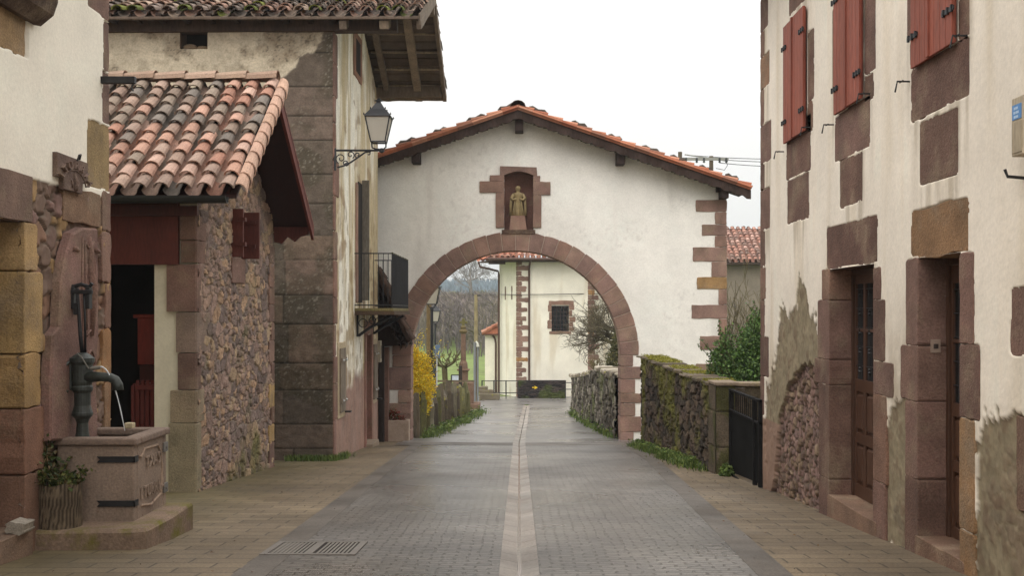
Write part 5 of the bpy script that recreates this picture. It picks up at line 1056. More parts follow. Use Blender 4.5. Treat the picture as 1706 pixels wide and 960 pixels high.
# planter trough against the left pier
tr = thing('stone_planter', 'pale stone planter box standing against the left foot of the arch', 'planter', (-3.25, 31.25, gz(31.2)))
DT = 31.2; X = lambda px: (px-CX)*DT/F; Z = lambda y: EYE+(CY-y)*DT/F
mb = MB(C(176, 158, 146)); x0, x1, z0, z1 = X(644), X(681), Z(739), Z(701)
mb.box(x0, x1, DT, DT+.08, z0-.1, z1); mb.box(x0, x1, DT+.34, DT+.42, z0-.1, z1); mb.box(x0, x0+.07, DT+.08, DT+.34, z0-.1, z1); mb.box(x1-.07, x1, DT+.08, DT+.34, z0-.1, z1); mb.build('box', M_STONE, tr, bevel=.012)
mb = MB(C(56, 44, 32)); mb.box(x0+.06, x1-.06, DT+.07, DT+.35, z0, z1-.06); mb.build('soil', M_BARK, tr)
hp = thing('red_plant', 'low plant with red and green leaves in the pale stone planter', 'plant', (X(655), DT+.2, z1))
mb = MB(); leafcloud(mb, [((X(654), DT+.2, z1+.12), (.2, .16, .2)), ((X(668), DT+.2, z1+.03), (.14, .12, .08))], 420, .06, [C(120, 44, 34), C(96, 52, 36), C(70, 78, 40), C(140, 60, 40)], 3, .2); mb.build('leaves', M_LEAF, hp)
# ================================================================ mossy garden wall on the right
def lineframe(x0, y0, x1, y1, s):           # wall frame along a slanted line, n to the street side
    t = Vector((x1-x0, y1-y0, 0)).normalized(); nn_ = Vector((t.y, -t.x, 0))*s
    return (lambda u, v, n: (x0+t.x*u+nn_.x*n, y0+t.y*u+nn_.y*n, v)), math.hypot(x1-x0, y1-y0)
MO = C(104, 102, 44)
PAL_D = [C(82, 71, 60), C(70, 61, 52), C(92, 78, 65), C(76, 66, 58), C(86, 71, 62), C(98, 84, 70), C(62, 54, 47)]
gw = thing('garden_wall', 'long dark mossy rubble wall beside the iron gate', 'garden wall', (3.3, 24.5, gz(24.5)))
fG, LG = lineframe(3.43, 19.75, 3.10, 28.7, -1)
topG = lambda u: np.interp(u, [0, .8, LG], [.25, .25, .40])
base_f = fn_rub(PAL_D, C(44, 38, 32), .46, .2, .08, 5, (MO, .73, lambda U, V: .22*sstep(-.9, .3, V)+.1*sstep(1, 9, U)))
def gw_fn(U, V):
    h, c = base_f(U, V); p = sstep(.62, .6, U); ash = (.03+.006*fbm(U*9, V*9, 4, 2)-.02*(np.abs((V+.2) % .62-.31) > .295))
    n = fbm(U*3, V*3, 5, 7); cc = mixc(full(C(92, 80, 66), U), full(C(74, 72, 40), U), sstep(.4, .65, n))*(.7+.6*fbm(U*8, V*8, 4, 1))[..., None]
    return h*(1-p)+p*ash, mixc(c, cc, p)
sheet('wall_face', fG, np.arange(0, LG+.02, .022), np.arange(-2.3, .42, .02), gw_fn, M_MOSSY, gw, lambda U, V: (V < topG(U)) & (V > -3))
mb = MB(C(80, 70, 60)); mb.fbox(fG, .06, LG, -2.4, .2, -.5, -.09); mb.build('wall_core', M_MOSSY, gw)
mb = MB(); r = random.Random(2); u = .55
while u < LG-.1:
    l = r.uniform(.35, .9); z = float(topG(u)); mb.prism(lambda a, b, n: fG(a, z-.03+n, b), [(u, -.55+r.uniform(-.03, .03)), (u+l-.01, -.55), (u+l-.01, .03+r.uniform(-.02, .07)), (u+l*.5, .05+r.uniform(-.02, .06)), (u, .03+r.uniform(-.02, .07))], 0, r.uniform(.02, .075), .02, vary(r.choice([C(98, 86, 74), C(106, 94, 80), C(88, 78, 64)]), .85, 1.15, r))
    u += l
MS = MB(); r = random.Random(44)
for k in range(5200):
    u = .7+r.random()*(LG-.8)
    if float(vnoise(np.array(u*1.4), np.array(.3), 2)) > .42:
        p = fG(u, float(topG(u))+r.uniform(.03, .07), r.uniform(-.5, .05)); leafmesh(MS, p, .035, [C(138, 134, 46), C(118, 118, 44), C(150, 144, 60)], r)
MS.build('moss', M_LEAF, gw)
M_CAP = mat('mossy_capping', None, .9, (3, .2), (40, .25), .7, 30, .015, spots=(C(132, 126, 44), 4.5, .56, .1)); mb.build('capping', M_CAP, gw)
# pier and the return behind the gate
f0 = plane_y(19.75, -1)
def pier_fn(U, V):
    n = fbm(U*3, V*3, 5, 7); cc = mixc(full(C(98, 86, 72), U), full(C(72, 70, 40), U), sstep(.42, .6, n))*(.65+.6*fbm(U*8, V*8, 4, 1))[..., None]
    j = np.abs((V+.2) % .62-.31) > .298
    return .012*fbm(U*9, V*9, 4, 2)-.02*j, mixc(cc, full(C(50, 44, 36), U), j*.8)
sheet('pier_face', f0, np.linspace(3.41, 3.74, 22), np.arange(-1.8, .25, .02), pier_fn, M_MOSSY, gw)
mb = MB(C(86, 76, 62)); mb.box(3.46, 3.73, 19.77, 20.3, -1.8, .24); mb.box(3.74, 7.0, 20.0, 20.4, -1.8, .22); mb.build('return_wall', M_MOSSY, gw)
mb = MB(C(132, 116, 100)); mb.box(3.38, 3.80, 19.70, 20.45, .25, .31); mb.box(3.80, 7.0, 19.95, 20.45, .222, .285); mb.build('pier_cap', M_CAP, gw, bevel=.015)
# iron gate
ga = thing('gate', 'black sheet iron gate with two rails next to the white house corner', 'gate', (3.62, 18, gz(18)))
fg = lambda u, v, n: (3.63-n, u, v)
zg0 = lambda d: gz(d)+.07
mb = MB((.008, .008, .008))
for a, b_ in ((17.05, 17.42), (17.5, 19.45)):
    mb.add([fg(u, v, n) for n in (0, .02) for u, v in ((a, zg0(a)), (b_, zg0(b_)), (b_, -.16), (a, -.16))], [(0,1,2,3), (7,6,5,4), (0,4,5,1), (1,5,6,2), (2,6,7,3), (3,7,4,0)])
M_GATE = mat('gate_paint', None, .8, (3, .3), (30, .2), .2, 30, .004, spec=.06); mb.build('sheet_panel', M_GATE, ga)
mb = MB((.014, .013, .013))
for zz in (-.16, .18): mb.fbox(fg, 17.02, 19.47, zz, zz+.035, -.01, .05)
for uu in (17.05, 17.46, 19.43): mb.fbox(fg, uu-.03, uu+.03, zg0(uu)-.05, .22, -.012, .055)
for k in range(14): uu = 17.2+k*.155; mb.tube([fg(uu, -.14, .02), fg(uu, .19, .02)], .008, 5)
mb.fbox(fg, 17.08, 19.43, gz(19)+.0, gz(19)+.03, .02, .05); mb.build('gate_frame', M_GATE, ga)
# evergreen shrub behind it
GLV = [C(76, 104, 52), C(92, 122, 60), C(60, 84, 42), C(112, 138, 74), C(70, 92, 50)]
sh = thing('evergreen_shrub', 'dense glossy evergreen shrub rising behind the garden wall', 'shrub', (4.6, 22.6, -1.6))
mb = MB(); bl = [((4.5, 22.4, .15), (.72, .8, .75)), ((5.1, 22.8, .45), (.75, .8, .85)), ((4.2, 22.1, -.1), (.45, .6, .5)), ((4.75, 22.4, .8), (.42, .5, .5)), ((3.98, 22.4, .5), (.26, .3, .5)), ((4.1, 22.6, .25), (.42, .5, .6)), ((5.0, 23.0, 1.0), (.6, .5, .5))]
leafcloud(mb, bl, 21000, .07, GLV, 4, .5)
r = random.Random(9); sm = MB(C(70, 60, 42))
for k in range(60):
    c, e = r.choice(bl); p = Vector(c)+Vector((r.uniform(-1, 1)*e[0]*.7, r.uniform(-1, .3)*e[1]*.7, e[2]*r.uniform(.3, .8))); d = Vector((r.gauss(-.15, .35), r.gauss(0, .3), 1)).normalized(); l = r.uniform(.25, .55)
    sm.tube([p, p+d*l], .006, 4)
    for i in range(26): leafmesh(mb, p+d*l*i/25+Vector((r.gauss(0, .028), r.gauss(0, .028), r.gauss(0, .02))), .062, GLV, r)
for k in range(9): a = r.uniform(0, 6.3); sm.tube([(4.7, 22.6, -1.5), (4.7+.3*math.cos(a), 22.6+.3*math.sin(a), -.5), (4.7+.6*math.cos(a), 22.6+.5*math.sin(a), .3)], [.04, .03, .012], 6)
mb.build('foliage', M_LEAF, sh); sm.build('stem', M_BARK, sh)
# bare thicket behind the corner
th = thing('bare_thicket', 'leafless tangled shrub between gate house and tiled barn', 'shrub', (6.7, 35, -2.4))
mb = MB(); r = random.Random(12)
for k in range(16): branches(mb, (6.1+r.random()*1.6, 35+r.random()*1.2, -2.6), (r.gauss(0, .2), r.gauss(0, .2), 1), r.uniform(1.9, 2.6), .03, 3, r, r.choice([C(96, 88, 62), C(112, 102, 72), C(84, 74, 56)]), .5, .35, (2, 3), None, .68, .007, 5)
mb.build('branches', M_BARK, th)
gv = MB(); leafcloud(gv, [((6.8, 35.4, -.6), (1.2, .8, 1.6))], 1500, .09, [C(92, 98, 56), C(76, 82, 46)], 6, .2); gv.build('ivy_leaves', M_LEAF, th)
# barn behind
bn = thing('barn', 'far stone barn with a pinkish clay tile roof right of the gate house', 'barn', (12, 62, -3.4))
YB = 60.; mb = MB()
def palF(i, j, r): t = r.choice([C(176, 134, 118), C(164, 120, 104), C(186, 150, 136), C(148, 116, 104), C(134, 110, 98)]); q_ = r.uniform(.8, 1.1); return tuple(c*q_ for c in t)
tiles(mb, (7.5, YB, 4.15), (1, 0, 0), (0, 3.4, 1.95), 42, 12, .30, .33, palF, 3, 1.5, seg=4); mb.build('tile_slope', M_TILE, bn)
mb = MB(); tiles(mb, (7.5, YB+6.8, 4.15), (1, 0, 0), (0, -3.4, 1.95), 42, 12, .30, .33, palF, 4, 1.5, seg=4); mb.build('tile_slope', M_TILE, bn)
mb = MB(C(128, 118, 106)); mb.box(8, 19.6, YB+.5, YB+6.3, -3.6, 4.1); mb.prism(plane_x(19.6, 1), [(YB+.5, 4.1), (YB+6.3, 4.1), (YB+3.4, 5.8)], -.3, 0); mb.prism(plane_x(8, 1), [(YB+.5, 4.1), (YB+6.3, 4.1), (YB+3.4, 5.8)], 0, .3); mb.build('wall', M_OLDPL, bn)
mb = MB(C(64, 52, 44)); mb.box(7.5, 20.1, YB+.0, YB+.5, 3.98, 4.1); mb.build('eave_board', M_WOOD, bn)
# power pole and lines
DP = 72.; X = lambda px, d=DP: (px-CX)*d/F; Z = lambda y, d=DP: EYE+(CY-y)*d/F
pp = thing('power_pole', 'wooden two legged power pole with cross arm behind the tiled verge', 'power pole', (X(1160), DP, -3.4))
for px, yt in ((1133, 253), (1185, 260)):
    mb = MB(C(96, 84, 66)); mb.tube([(X(px), DP, -3.5), (X(px), DP, Z(yt))], [.17, .13], 9); mb.build('pole', M_BARK, pp)
mb = MB(C(140, 140, 132)); mb.box(X(1138), X(1213), DP-.2, DP-.14, Z(268), Z(263)); mb.tube([(X(1140), DP-.17, Z(258)), (X(1212), DP-.17, Z(269))], .04, 5); mb.build('cross_arm', M_GREY, pp)
for px in (1142, 1160, 1172, 1198, 1209):
    mb = MB(C(96, 112, 92)); mb.lathe((X(px), DP-.2, Z(272)), [(.03, 0), (.09, .05), (.05, .1), (.1, .16), (.05, .22), (.08, .28), (.02, .34)], 8); mb.build('insulator', M_GLASS, pp)
mb = MB(); mb.tube([(X(1209), DP-.2, Z(268)), (X(1211), DP-.2, Z(276)), (X(1206), DP-.2, Z(284)), (X(1192), DP-.2, Z(281))], .02, 5); mb.build('jumper_cable', M_IRON, pp)
for k, (y0, y1) in enumerate(((257, 252), (262, 258), (270, 266))):
    mb = MB(); a, b_ = Vector((X(1145 if k == 0 else 1172 if k == 1 else 1198), DP-.2, Z(y0+2))), Vector((X(1500), DP+4, Z(y1-12)))
    mb.tube([a.lerp(b_, t/12)-Vector((0, 0, 1.3*t/12*(1-t/12))) for t in range(13)], .022, 5)
    o = mb.build('power_line', M_IRON); tag(o, ['topmost thin power line running right from the wooden pole', 'middle thin power line running right from the wooden pole', 'lowest thin power line running right from the wooden pole'][k], 'power line', 'power lines from the pole')
# ================================================================ beyond the arch: walls beside the road
g2 = thing('roadside_wall', 'dark dry stone wall with pale capping beyond the arch', 'stone wall', (2.6, 42, gz(42)))
fH, LH = lineframe(2.78, 32.45, 2.40, 51.6, -1)
hb = fn_rub([C(96, 88, 76), C(78, 72, 62), C(120, 110, 98), C(88, 80, 70), C(140, 132, 118)], C(40, 36, 30), .7, .26, .12, 7, (C(88, 94, 46), .66, lambda U, V: .0*U))
ztop = lambda u: np.interp(u, [0, 6, 12, LH], [-.30, -.42, -.95, -1.42])
sheet('wall_face', fH, np.arange(0, LH, .04), np.arange(-3.3, -.2, .03), hb, M_MOSSY, g2, lambda U, V: (V < ztop(U)+.08*fbm(U*3, V*0, 3, 2)) & (V > -3.4))
mb = MB(C(84, 76, 66)); n_ = 24
for k in range(n_):
    u0, u1 = LH*k/n_, LH*(k+1)/n_; mb.fbox(fH, u0, u1, -3.5, float(ztop((u0+u1)/2))-.1, -.5, -.1)
mb.fbox(fH, LH-.02, LH+.02, -3.4, -1.5, -.5, -.0); mb.build('wall_core', M_MOSSY, g2)
mb = MB(); r = random.Random(4); u = 0.
while u < LH:
    l = r.uniform(.4, .9); z = float(ztop(u+l/2)); mb.stone(lambda a, b, n: fH(a, z-.05+n, b), u, u+l, -.55, .06+r.uniform(-.05, .06), 0, r.uniform(.08, .16), r.choice([C(176, 166, 150), C(150, 140, 124), C(116, 106, 90)]), jit=.04, rd=.1, bev=.03, r=r); u += l
mb.build('capping', M_CAP, g2)
# upright stone slabs on the left
r = random.Random(21); u = 33.0; SLT = ['short broad', 'tall narrow', 'pointed mossy', 'leaning grey', 'square topped brown', 'pale lichened', 'thin dark', 'broken topped', 'wide greenish', 'slanted', 'knobbly', 'low rounded', 'tilted pale', 'stout brown', 'ragged grey', 'slim mossy']
k = 0
while u < 52.5 and k < 16:
    wd = r.uniform(.55, .95); hgt = r.uniform(1.35, 1.8); x = float(xleft(u))-.16; zb = gz(u)-.25; a = math.atan2(-.055, 1)+r.uniform(.25, .55)
    ca, sa = math.cos(a), math.sin(a); lean = r.uniform(-.08, .08); th_ = r.uniform(.1, .17)
    f_ = lambda p, v, n: (x-p*sa*1.0+n*ca+lean*(v-zb)*.5, u+p*ca+n*sa, v)
    n0 = r.uniform(-.05, .05); out = [(-wd/2, zb), (-wd/2+n0, zb+hgt*.5), (-wd/2+r.uniform(-.05, .1), zb+hgt*r.uniform(.76, .92)), (-wd/3, zb+hgt*r.uniform(.86, 1.05)), (-wd/8, zb+hgt*r.uniform(.9, 1.12)), (wd/7, zb+hgt*r.uniform(.88, 1.12)), (wd/3, zb+hgt*r.uniform(.8, 1.05)), (wd/2-r.uniform(0, .12), zb+hgt*r.uniform(.68, .9)), (wd/2+r.uniform(-.04, .04), zb+hgt*.62), (wd/2+n0, zb+hgt*.45), (wd/2, zb)]
    mb = MB(vary(r.choice([C(106, 98, 80), C(92, 82, 67), C(130, 122, 104), C(98, 94, 62), C(80, 71, 59)]), .8, 1.2, r)); mb.prism(f_, out, -th_/2, th_/2, .025)
    o = mb.build('stone_slab', M_CAP if k % 2 else M_MOSSY); tag(o, '%s upright stone slab, number %s' % (SLT[k], 0), 'stone slab', 'upright stone slabs along the road')
    ORD = ['first', 'second', 'third', 'fourth', 'fifth', 'sixth', 'seventh', 'eighth', 'ninth', 'tenth', 'eleventh', 'twelfth', 'thirteenth', 'fourteenth', 'fifteenth', 'sixteenth'][k]
    o['label'] = 'upright stone slab in the roadside row, %s beyond the arch foot' % ORD
    u += wd*.85+r.uniform(.25, .55); k += 1
# low bank wall behind slabs
mb = MB(C(84, 80, 54)); 
bk = lambda U, V: (0*U, mixc(full(C(92, 104, 48), U), full(C(98, 84, 60), U), fbm(U*.9, V*.9, 4, 3)))
struct(sheet('bank', lambda u, v, h: (np.interp(v, [32, 40, 52, 58], [-3.1, -2.8, -2.1, -3.2])-.25-u, v, np.interp(v, GD, GH)-.05+np.interp(u, [0, .3, .8, 4], [0, .5, .75, .8])+.1*fbm(u*2, v*2, 3, 2)), np.linspace(0, 4, 16), np.linspace(32.6, 57, 60), bk, M_GROUND))
# forsythia
fo = thing('forsythia', 'bright yellow flowering forsythia bush just beyond the left arch pier', 'shrub', (-3.0, 34.4, gz(34)))
mb = MB(); YL = [C(242, 208, 50), C(248, 222, 84), C(232, 194, 40), C(206, 180, 56)]; r = random.Random(31); tw = MB(C(110, 90, 52))
bl = [((-3.06, 34.4, -.75), (.56, .6, .65)), ((-3.05, 34.5, -.2), (.42, .5, .55)), ((-3.0, 34.4, -1.25), (.36, .5, .5)), ((-3.3, 34.4, .2), (.3, .4, .4))]
leafcloud(mb, bl, 8500, .07, YL, 8, .3)
for k in range(46):
    c, e = r.choice(bl); p = Vector(c)+Vector((r.uniform(-.5, .6)*e[0], r.uniform(-.5, .5)*e[1], e[2]*r.uniform(0, .6))); d = Vector((r.gauss(.15, .4), r.gauss(0, .3), r.uniform(.6, 1.3))).normalized(); l = r.uniform(.4, .85); q1 = p+d*l+Vector((.1, 0, -.04))
    tw.tube([p, p+d*l*.5, q1], .007, 4)
    for i in range(16): leafmesh(mb, p.lerp(q1, i/15)+Vector((r.gauss(0, .03), r.gauss(0, .03), r.gauss(0, .03))), .06, YL, r)
tw.tube([(-3.1, 34.4, gz(34.4)-.2), (-3.1, 34.4, -.6)], [.06, .03], 6)
mb.build('flowers', M_LEAF, fo); tw.build('twigs', M_BARK, fo)
# lamps beyond the arch
def lamppost(px, d, yb, label):
    x = (px-CX)*d/F; zb = gz(d)-.1; zt = EYE+(CY-yb)*d/F
    t = thing('street_lamp', label, 'street lamp', (x, d, zb), 'lantern posts beyond the arch'); mb = MB()
    mb.lathe((x, d, 0), [(.2, zb), (.2, zb+.3), (.14, zb+.4), (.13, zb+.9), (.16, zb+.95), (.08, zb+1.05), (.065, zb+2.2), (.085, zb+2.25), (.06, zb+2.3), (.05, zt-.2), (.08, zt-.18), (.04, zt-.1)], 12); mb.build('post', M_IRON, t)
    mb = MB(); 
    for s_ in (-1, 1): mb.tube([(x, d, zt-.16), (x+s_*.1, d, zt-.1), (x+s_*.14, d, zt)], .015, 5)
    mb.build('lamp_fork', M_IRON, t); lantern(t, (x, d, zt), 1.0 if d < 50 else .98)
lamppost(719.5, 40, 507, 'nearer tall black lantern post with opal glass beside the yellow bush')
lamppost(725, 62, 536, 'farther and lower black lantern post behind the taller one')
up_ = MB(C(110, 92, 62)); d = 46.; x = (714.5-CX)*d/F; up_.tube([(x, d, gz(d)-.3), (x, d, EYE+(CY-497)*d/F)], [.13, .1], 9); o = up_.build('utility_pole', M_BARK); tag(o, 'brown wooden utility pole right behind the nearer black lantern post', 'utility pole')
bs = thing('blue_sign', 'small blue grey sign plate on a thin post beside the lanterns', 'sign', ((728.5-CX)*43/F, 43, gz(43)))
x = (728.5-CX)*43/F; mb = MB(C(96, 116, 140)); mb.box(x-.1, x+.1, 43, 43.03, EYE+(CY-597)*43/F, EYE+(CY-575)*43/F); mb.build('plate', M_PAINT, bs, bevel=.01); mb = MB(); mb.tube([(x-.02, 43.06, gz(43)-.2), (x-.02, 43.06, EYE+(CY-576)*43/F)], .025, 6); mb.build('post', M_GREY, bs)
# pollarded tree, cross, posts
pt = thing('pollarded_tree', 'small pollarded leafless tree left of the stone cross', 'tree', (-3.6, 55, gz(55)))
d = 55.; mb = MB(); r = random.Random(41); x = (741-CX)*d/F; zt = EYE+(CY-612)*d/F
mb.tube([(x, d, gz(d)), (x+.03, d, (gz(d)+zt)/2), (x-.02, d, zt)], [.16, .13, .14], 9, C(88, 80, 52)); mb.build('trunk', M_BARK, pt)
mb = MB()
for k in range(9): a = k*.7; branches(mb, (x, d, zt-.03), (math.cos(a)*1.2, math.sin(a), .45), r.uniform(.55, .8), .06, 2, r, C(84, 78, 50), .8, .3, (2, 3), None, .6, .012, 5)
mb.build('crown', M_BARK, pt)
cr_ = thing('stone_cross', 'old stone wayside cross on a tall column with a moulded base', 'stone cross', ((772-CX)*55/F, 55, gz(55)))
x = (772-CX)*d/F; Z = lambda y: EYE+(CY-y)*55/F; CC = C(116, 92, 76)
mb = MB(CC); mb.lathe((x, d, 0), [(.22, Z(618)), (.2, Z(606)), (.13, Z(601)), (.125, Z(585)), (.115, Z(556))], 12); mb.build('column', M_MOSSY, cr_)
mb = MB(C(110, 96, 66)); mb.lathe((x, d, 0), [(.11, Z(557)), (.15, Z(555)), (.2, Z(553)), (.2, Z(551)), (.11, Z(549)), (.14, Z(545)), (.1, Z(543))], 12); mb.build('capital', M_MOSSY, cr_)
mb = MB(C(104, 98, 60)); mb.box(x-.075, x+.075, d-.08, d+.08, Z(544), Z(531)); mb.box(x-.2, x+.2, d-.075, d+.075, Z(539.5), Z(535.5)); mb.build('cross', M_MOSSY, cr_, bevel=.03)
mb = MB(CC); mb.box(x-.3, x+.3, d-.3, d+.3, Z(618), Z(615)); mb.box(x-.22, x+.22, d-.22, d+.22, Z(637), Z(618)); mb.box(x-.5, x+.5, d-.5, d+.5, gz(d)+.3, Z(637)); mb.box(x-.8, x+.8, d-.8, d+.8, gz(d)-.2, gz(d)+.3); mb.build('base', M_MOSSY, cr_, bevel=.03)
mb = MB(C(52, 44, 38)); x = (767-CX)*50/F; mb.box(x-.075, x+.075, 50, 50.15, gz(50)-.2, EYE+(CY-610)*50/F); o = mb.build('wooden_post', M_WOOD, bevel=.02); tag(o, 'dark square wooden post standing in front of the stone cross', 'post')
cp = thing('concrete_pole', 'slim concrete pole with grey conduit and white fitting left of the church', 'utility pole', ((793-CX)*62/F, 62, gz(62)))
d = 62.; x = (793-CX)*d/F; Z = lambda y: EYE+(CY-y)*62/F
mb = MB(C(150, 140, 108)); mb.tube([(x, d, gz(d)-.1), (x, d, Z(491))], [.13, .085], 8); mb.build('pole', M_STONE, cp); mb = MB(C(64, 60, 56)); mb.box(x-.02, x+.25, d-.05, d+.0, Z(494), Z(491)); mb.build('top_bracket', M_GREY, cp)
mb = MB(C(122, 124, 124)); mb.tube([(x-.06, d-.16, gz(d)), (x-.06, d-.16, Z(570))], .07, 8); mb.tube([(x+.1, d-.14, gz(d)), (x+.1, d-.14, Z(576))], .05, 8); mb.build('conduit', M_GREY, cp)
mb = MB(C(206, 204, 190)); mb.tube([(x, d-.15, Z(569)), (x+.08, d-.17, Z(572)), (x+.11, d-.18, Z(578))], [.04, .06, .09], 8); mb.build('fitting', M_PAINT, cp)
ib = thing('information_board', 'pale blue white information board with dark frame behind the stone slabs', 'board', ((764-CX)*58/F, 58, gz(58)))
d = 58.; X = lambda px: (px-CX)*d/F; Z = lambda y: EYE+(CY-y)*d/F
mb = MB(C(186, 194, 204)); mb.box(X(753), X(777), d, d+.04, Z(636), Z(626)); mb.build('panel', M_PAINT, ib); mb = MB(C(56, 56, 58)); mb.box(X(751.5), X(753), d-.01, d+.05, Z(637), Z(624.5)); mb.box(X(777), X(778.5), d-.01, d+.05, Z(637), Z(624.5)); mb.box(X(753), X(777), d-.01, d+.05, Z(626), Z(624.5))
for px in (752, 778): mb.box(X(px)-.03, X(px)+.03, d, d+.06, gz(d)-.1, Z(626))
mb.build('frame', M_GREY, ib)
mb = MB(C(104, 92, 72)); 
for px in (726, 750): mb.box((px-CX)*47/F-.05, (px-CX)*47/F+.05, 47, 47.1, gz(47), EYE+(CY-634)*47/F)
mb.box((722-CX)*47/F, (790-CX)*47/F, 47, 47.06, EYE+(CY-637)*47/F, EYE+(CY-634)*47/F); o = mb.build('wooden_rail', M_WOOD); tag(o, 'weathered wooden rail fence behind the upright stone slabs', 'rail fence')
# ================================================================ church
DCH = 66.; CH = thing('church', 'cream church apse with red quoins and tiled roof seen through arch', 'church', ((900-CX)*DCH/F, DCH, -3.4))
X = lambda px, d=DCH: (px-CX)*d/F; Z = lambda y, d=DCH: EYE+(CY-y)*d/F
xa, xb_, xc_, xd = X(832, 68), X(863), X(985), 8.6; ya, yc = 68.2, DCH; yd = 69.6
ZT_ = Z(434)
faces = [((xa, ya+.0), (xb_, yc)), ((xb_, yc), (xc_, yc)), ((xc_, yc), (xd, yd))]
CRM = C(230, 222, 206, 1.1)
def chfn(U, V):
    st = fbm(U*2, V*.25, 4, 5); c = full(CRM, U)*(.94+.1*fbm(U*.9, V*.9, 4, 2))[..., None]; c = mixc(c, full(C(196, 180, 150), U), sstep(.55, .75, st)*.5); return .01*fbm(U*5, V*5, 3, 1), c
WN = (X(919), X(948), Z(552), Z(509))
for i, ((ax, ay), (bx_, by)) in enumerate(faces):
    f_, l_ = lineframe(ax, ay, bx_, by, 1)
    kp = (lambda U, V: ~((U+xb_ > WN[0]) & (U+xb_ < WN[1]) & (V > WN[2]) & (V < WN[3]))) if i == 1 else None
    sheet('wall', f_, np.linspace(0, l_, 60), np.linspace(-3.7, ZT_, 110), chfn, M_PLASTER, CH, kp)
mb = MB(CRM); mb.prism(lambda u, v, n: (u, v, n), [(xa, ya+.01), (xa, ya+6), (xd, ya+6), (xd, yd+.01), (xc_+.05, yc+.4), (xb_-.05, yc+.4)], -3.7, ZT_-.05); mb.build('rear_wall', M_PLASTER, CH)
r = random.Random(51)
def chq(xq, yq, dl, dr, seed):
    fl, _ = lineframe(xq-1, yq, xq+1, yq, 1); z = -3.5; k = 0
    while z < ZT_-.2:
        h = r.uniform(.24, .36); w0 = .55 if k % 2 else .24; c_ = C(168, 128, 84) if r.random() < .08 else r.choice([C(140, 112, 104), C(130, 104, 96), C(150, 124, 114)])
        s = MB(c_); f2, L2 = dr; s.stone(f2, -.03, w0*r.uniform(.85, 1.2), z, z+h-.02, -.2, .03, jit=.03, rd=.06, r=r)
        f1, L1_ = dl; s.stone(f1, L1_-.2, L1_+.03, z, z+h-.02, -.2, .032, jit=.01, rd=.03, r=r); s.build('quoin', M_STONE, CH); z += h; k += 1
fr_ = [lineframe(a[0], a[1], b_[0], b_[1], 1) for a, b_ in faces]
chq(xb_, yc, fr_[0], fr_[1], 1); chq(xc_, yc, fr_[1], fr_[2], 2)
fc = plane_y(yc, -1)
for (a, b_, t, bo) in [(913,919,508,520),(915,919,520,534),(912,919,534,548),(948,957,508,517),(948,953,517,528),(948,959,528,537),(948,955,537,545),(948,957,545,552),(914,956,501,508.5),(915,952,552,557)]:
    s = MB(vary(C(146, 118, 106), .9, 1.1, r)); s.stone(fc, X(a), X(b_), Z(bo)+.01, Z(t)-.01, -.3, .035, jit=.02, rd=.04, r=r); s.build('window_stone', M_STONE, CH)
mb = MB(); mb.fbox(fc, WN[0], WN[1], WN[2], WN[3], -.3, -.25); wo = mb.build('window', M_GLASS, CH)
mb = MB(C(60, 44, 40))
for k in range(5): x = WN[0]+(WN[1]-WN[0])*(k+.5)/5; mb.tube([fc(x, WN[2], -.1), fc(x, WN[3], -.1)], .018, 5)
for k in range(6): z = WN[2]+(WN[3]-WN[2])*(k+.5)/6; mb.tube([fc(WN[0], z, -.1), fc(WN[1], z, -.1)], .014, 5)
mb.build('window_grille', M_GREY, wo)
f_, l_ = fr_[0]
for t in (.33, .68): mb = MB(C(110, 84, 74)); mb.stone(f_, l_*t-.07, l_*t+.07, Z(500, 67), Z(477, 67), -.1, .012, jit=.03, rd=.05, r=r); mb.build('wall_slot', M_STONE, CH)
# roofs
def palCh(i, j, r): t = r.choice([C(196, 134, 108), C(180, 116, 92), C(206, 156, 132), C(150, 104, 88), C(184, 146, 126)]); q_ = r.uniform(.82, 1.1); return tuple(c*q_ for c in t)
RE = Z(430, 65.3)
mb = MB(); tiles(mb, (xb_-1.7, 65.2, RE), (1, 0, 0), (0, 3.2, 1.15), 24, 10, .32, .34, palCh, 61, 1, seg=5); mb.build('tile_slope', M_TILE, CH)
mb = MB(); mb.add([(xb_-1.7, 65.25, RE+.06), (xb_-1.7, 68.4, RE+1.2), (xb_-2.5, 70.5, RE+.02)], [(0, 1, 2)], C(196, 126, 100)); tiles(mb, (X(797, 68.3), 68.3, RE-.02), (1, -.42, 0), (.9, 2.6, .9), 8, 7, .3, .36, palCh, 62, 1, seg=5); mb.build('tile_slope', M_TILE, CH)
mb = MB(C(74, 58, 50)); mb.box(xb_-1.4, xc_+3, 65.35, 66.2, RE-.2, RE-.02); mb.add([(X(799, 68.3), 68.2, RE-.08), (xb_-1.3, 65.5, RE-.08), (xb_+.2, 66.2, RE-.08), (xa-.1, 69, RE-.08)]+[(X(799, 68.3), 68.2, RE-.16), (xb_-1.3, 65.5, RE-.16), (xb_+.2, 66.2, RE-.16), (xa-.1, 69, RE-.16)], [(0,1,2,3), (7,6,5,4), (0,4,5,1), (1,5,6,2), (2,6,7,3), (3,7,4,0)]); mb.build('soffit', M_WOOD, CH)
mb = MB(C(70, 56, 48)); mb.fbox(fc, X(814, 65.6), X(842, 65.6), RE-.34, RE-.18, .1, .5); mb.build('eave_beam', M_WOOD, CH)
BRN = C(84, 62, 52)
mb = MB(BRN); mb.tube([(xb_-1.75, 65.1, RE-.06), (xc_+2, 65.1, RE-.08)], .075, 8); mb.build('gutter', M_GREY, CH)
mb = MB(BRN); mb.tube([(X(884), 65.1, RE-.1), (X(882.5), 65.5, RE-.3), (X(881.5), yc-.09, RE-.6), (X(881.5), yc-.09, -3.45)], .06, 7); mb.build('downpipe', M_GREY, CH)
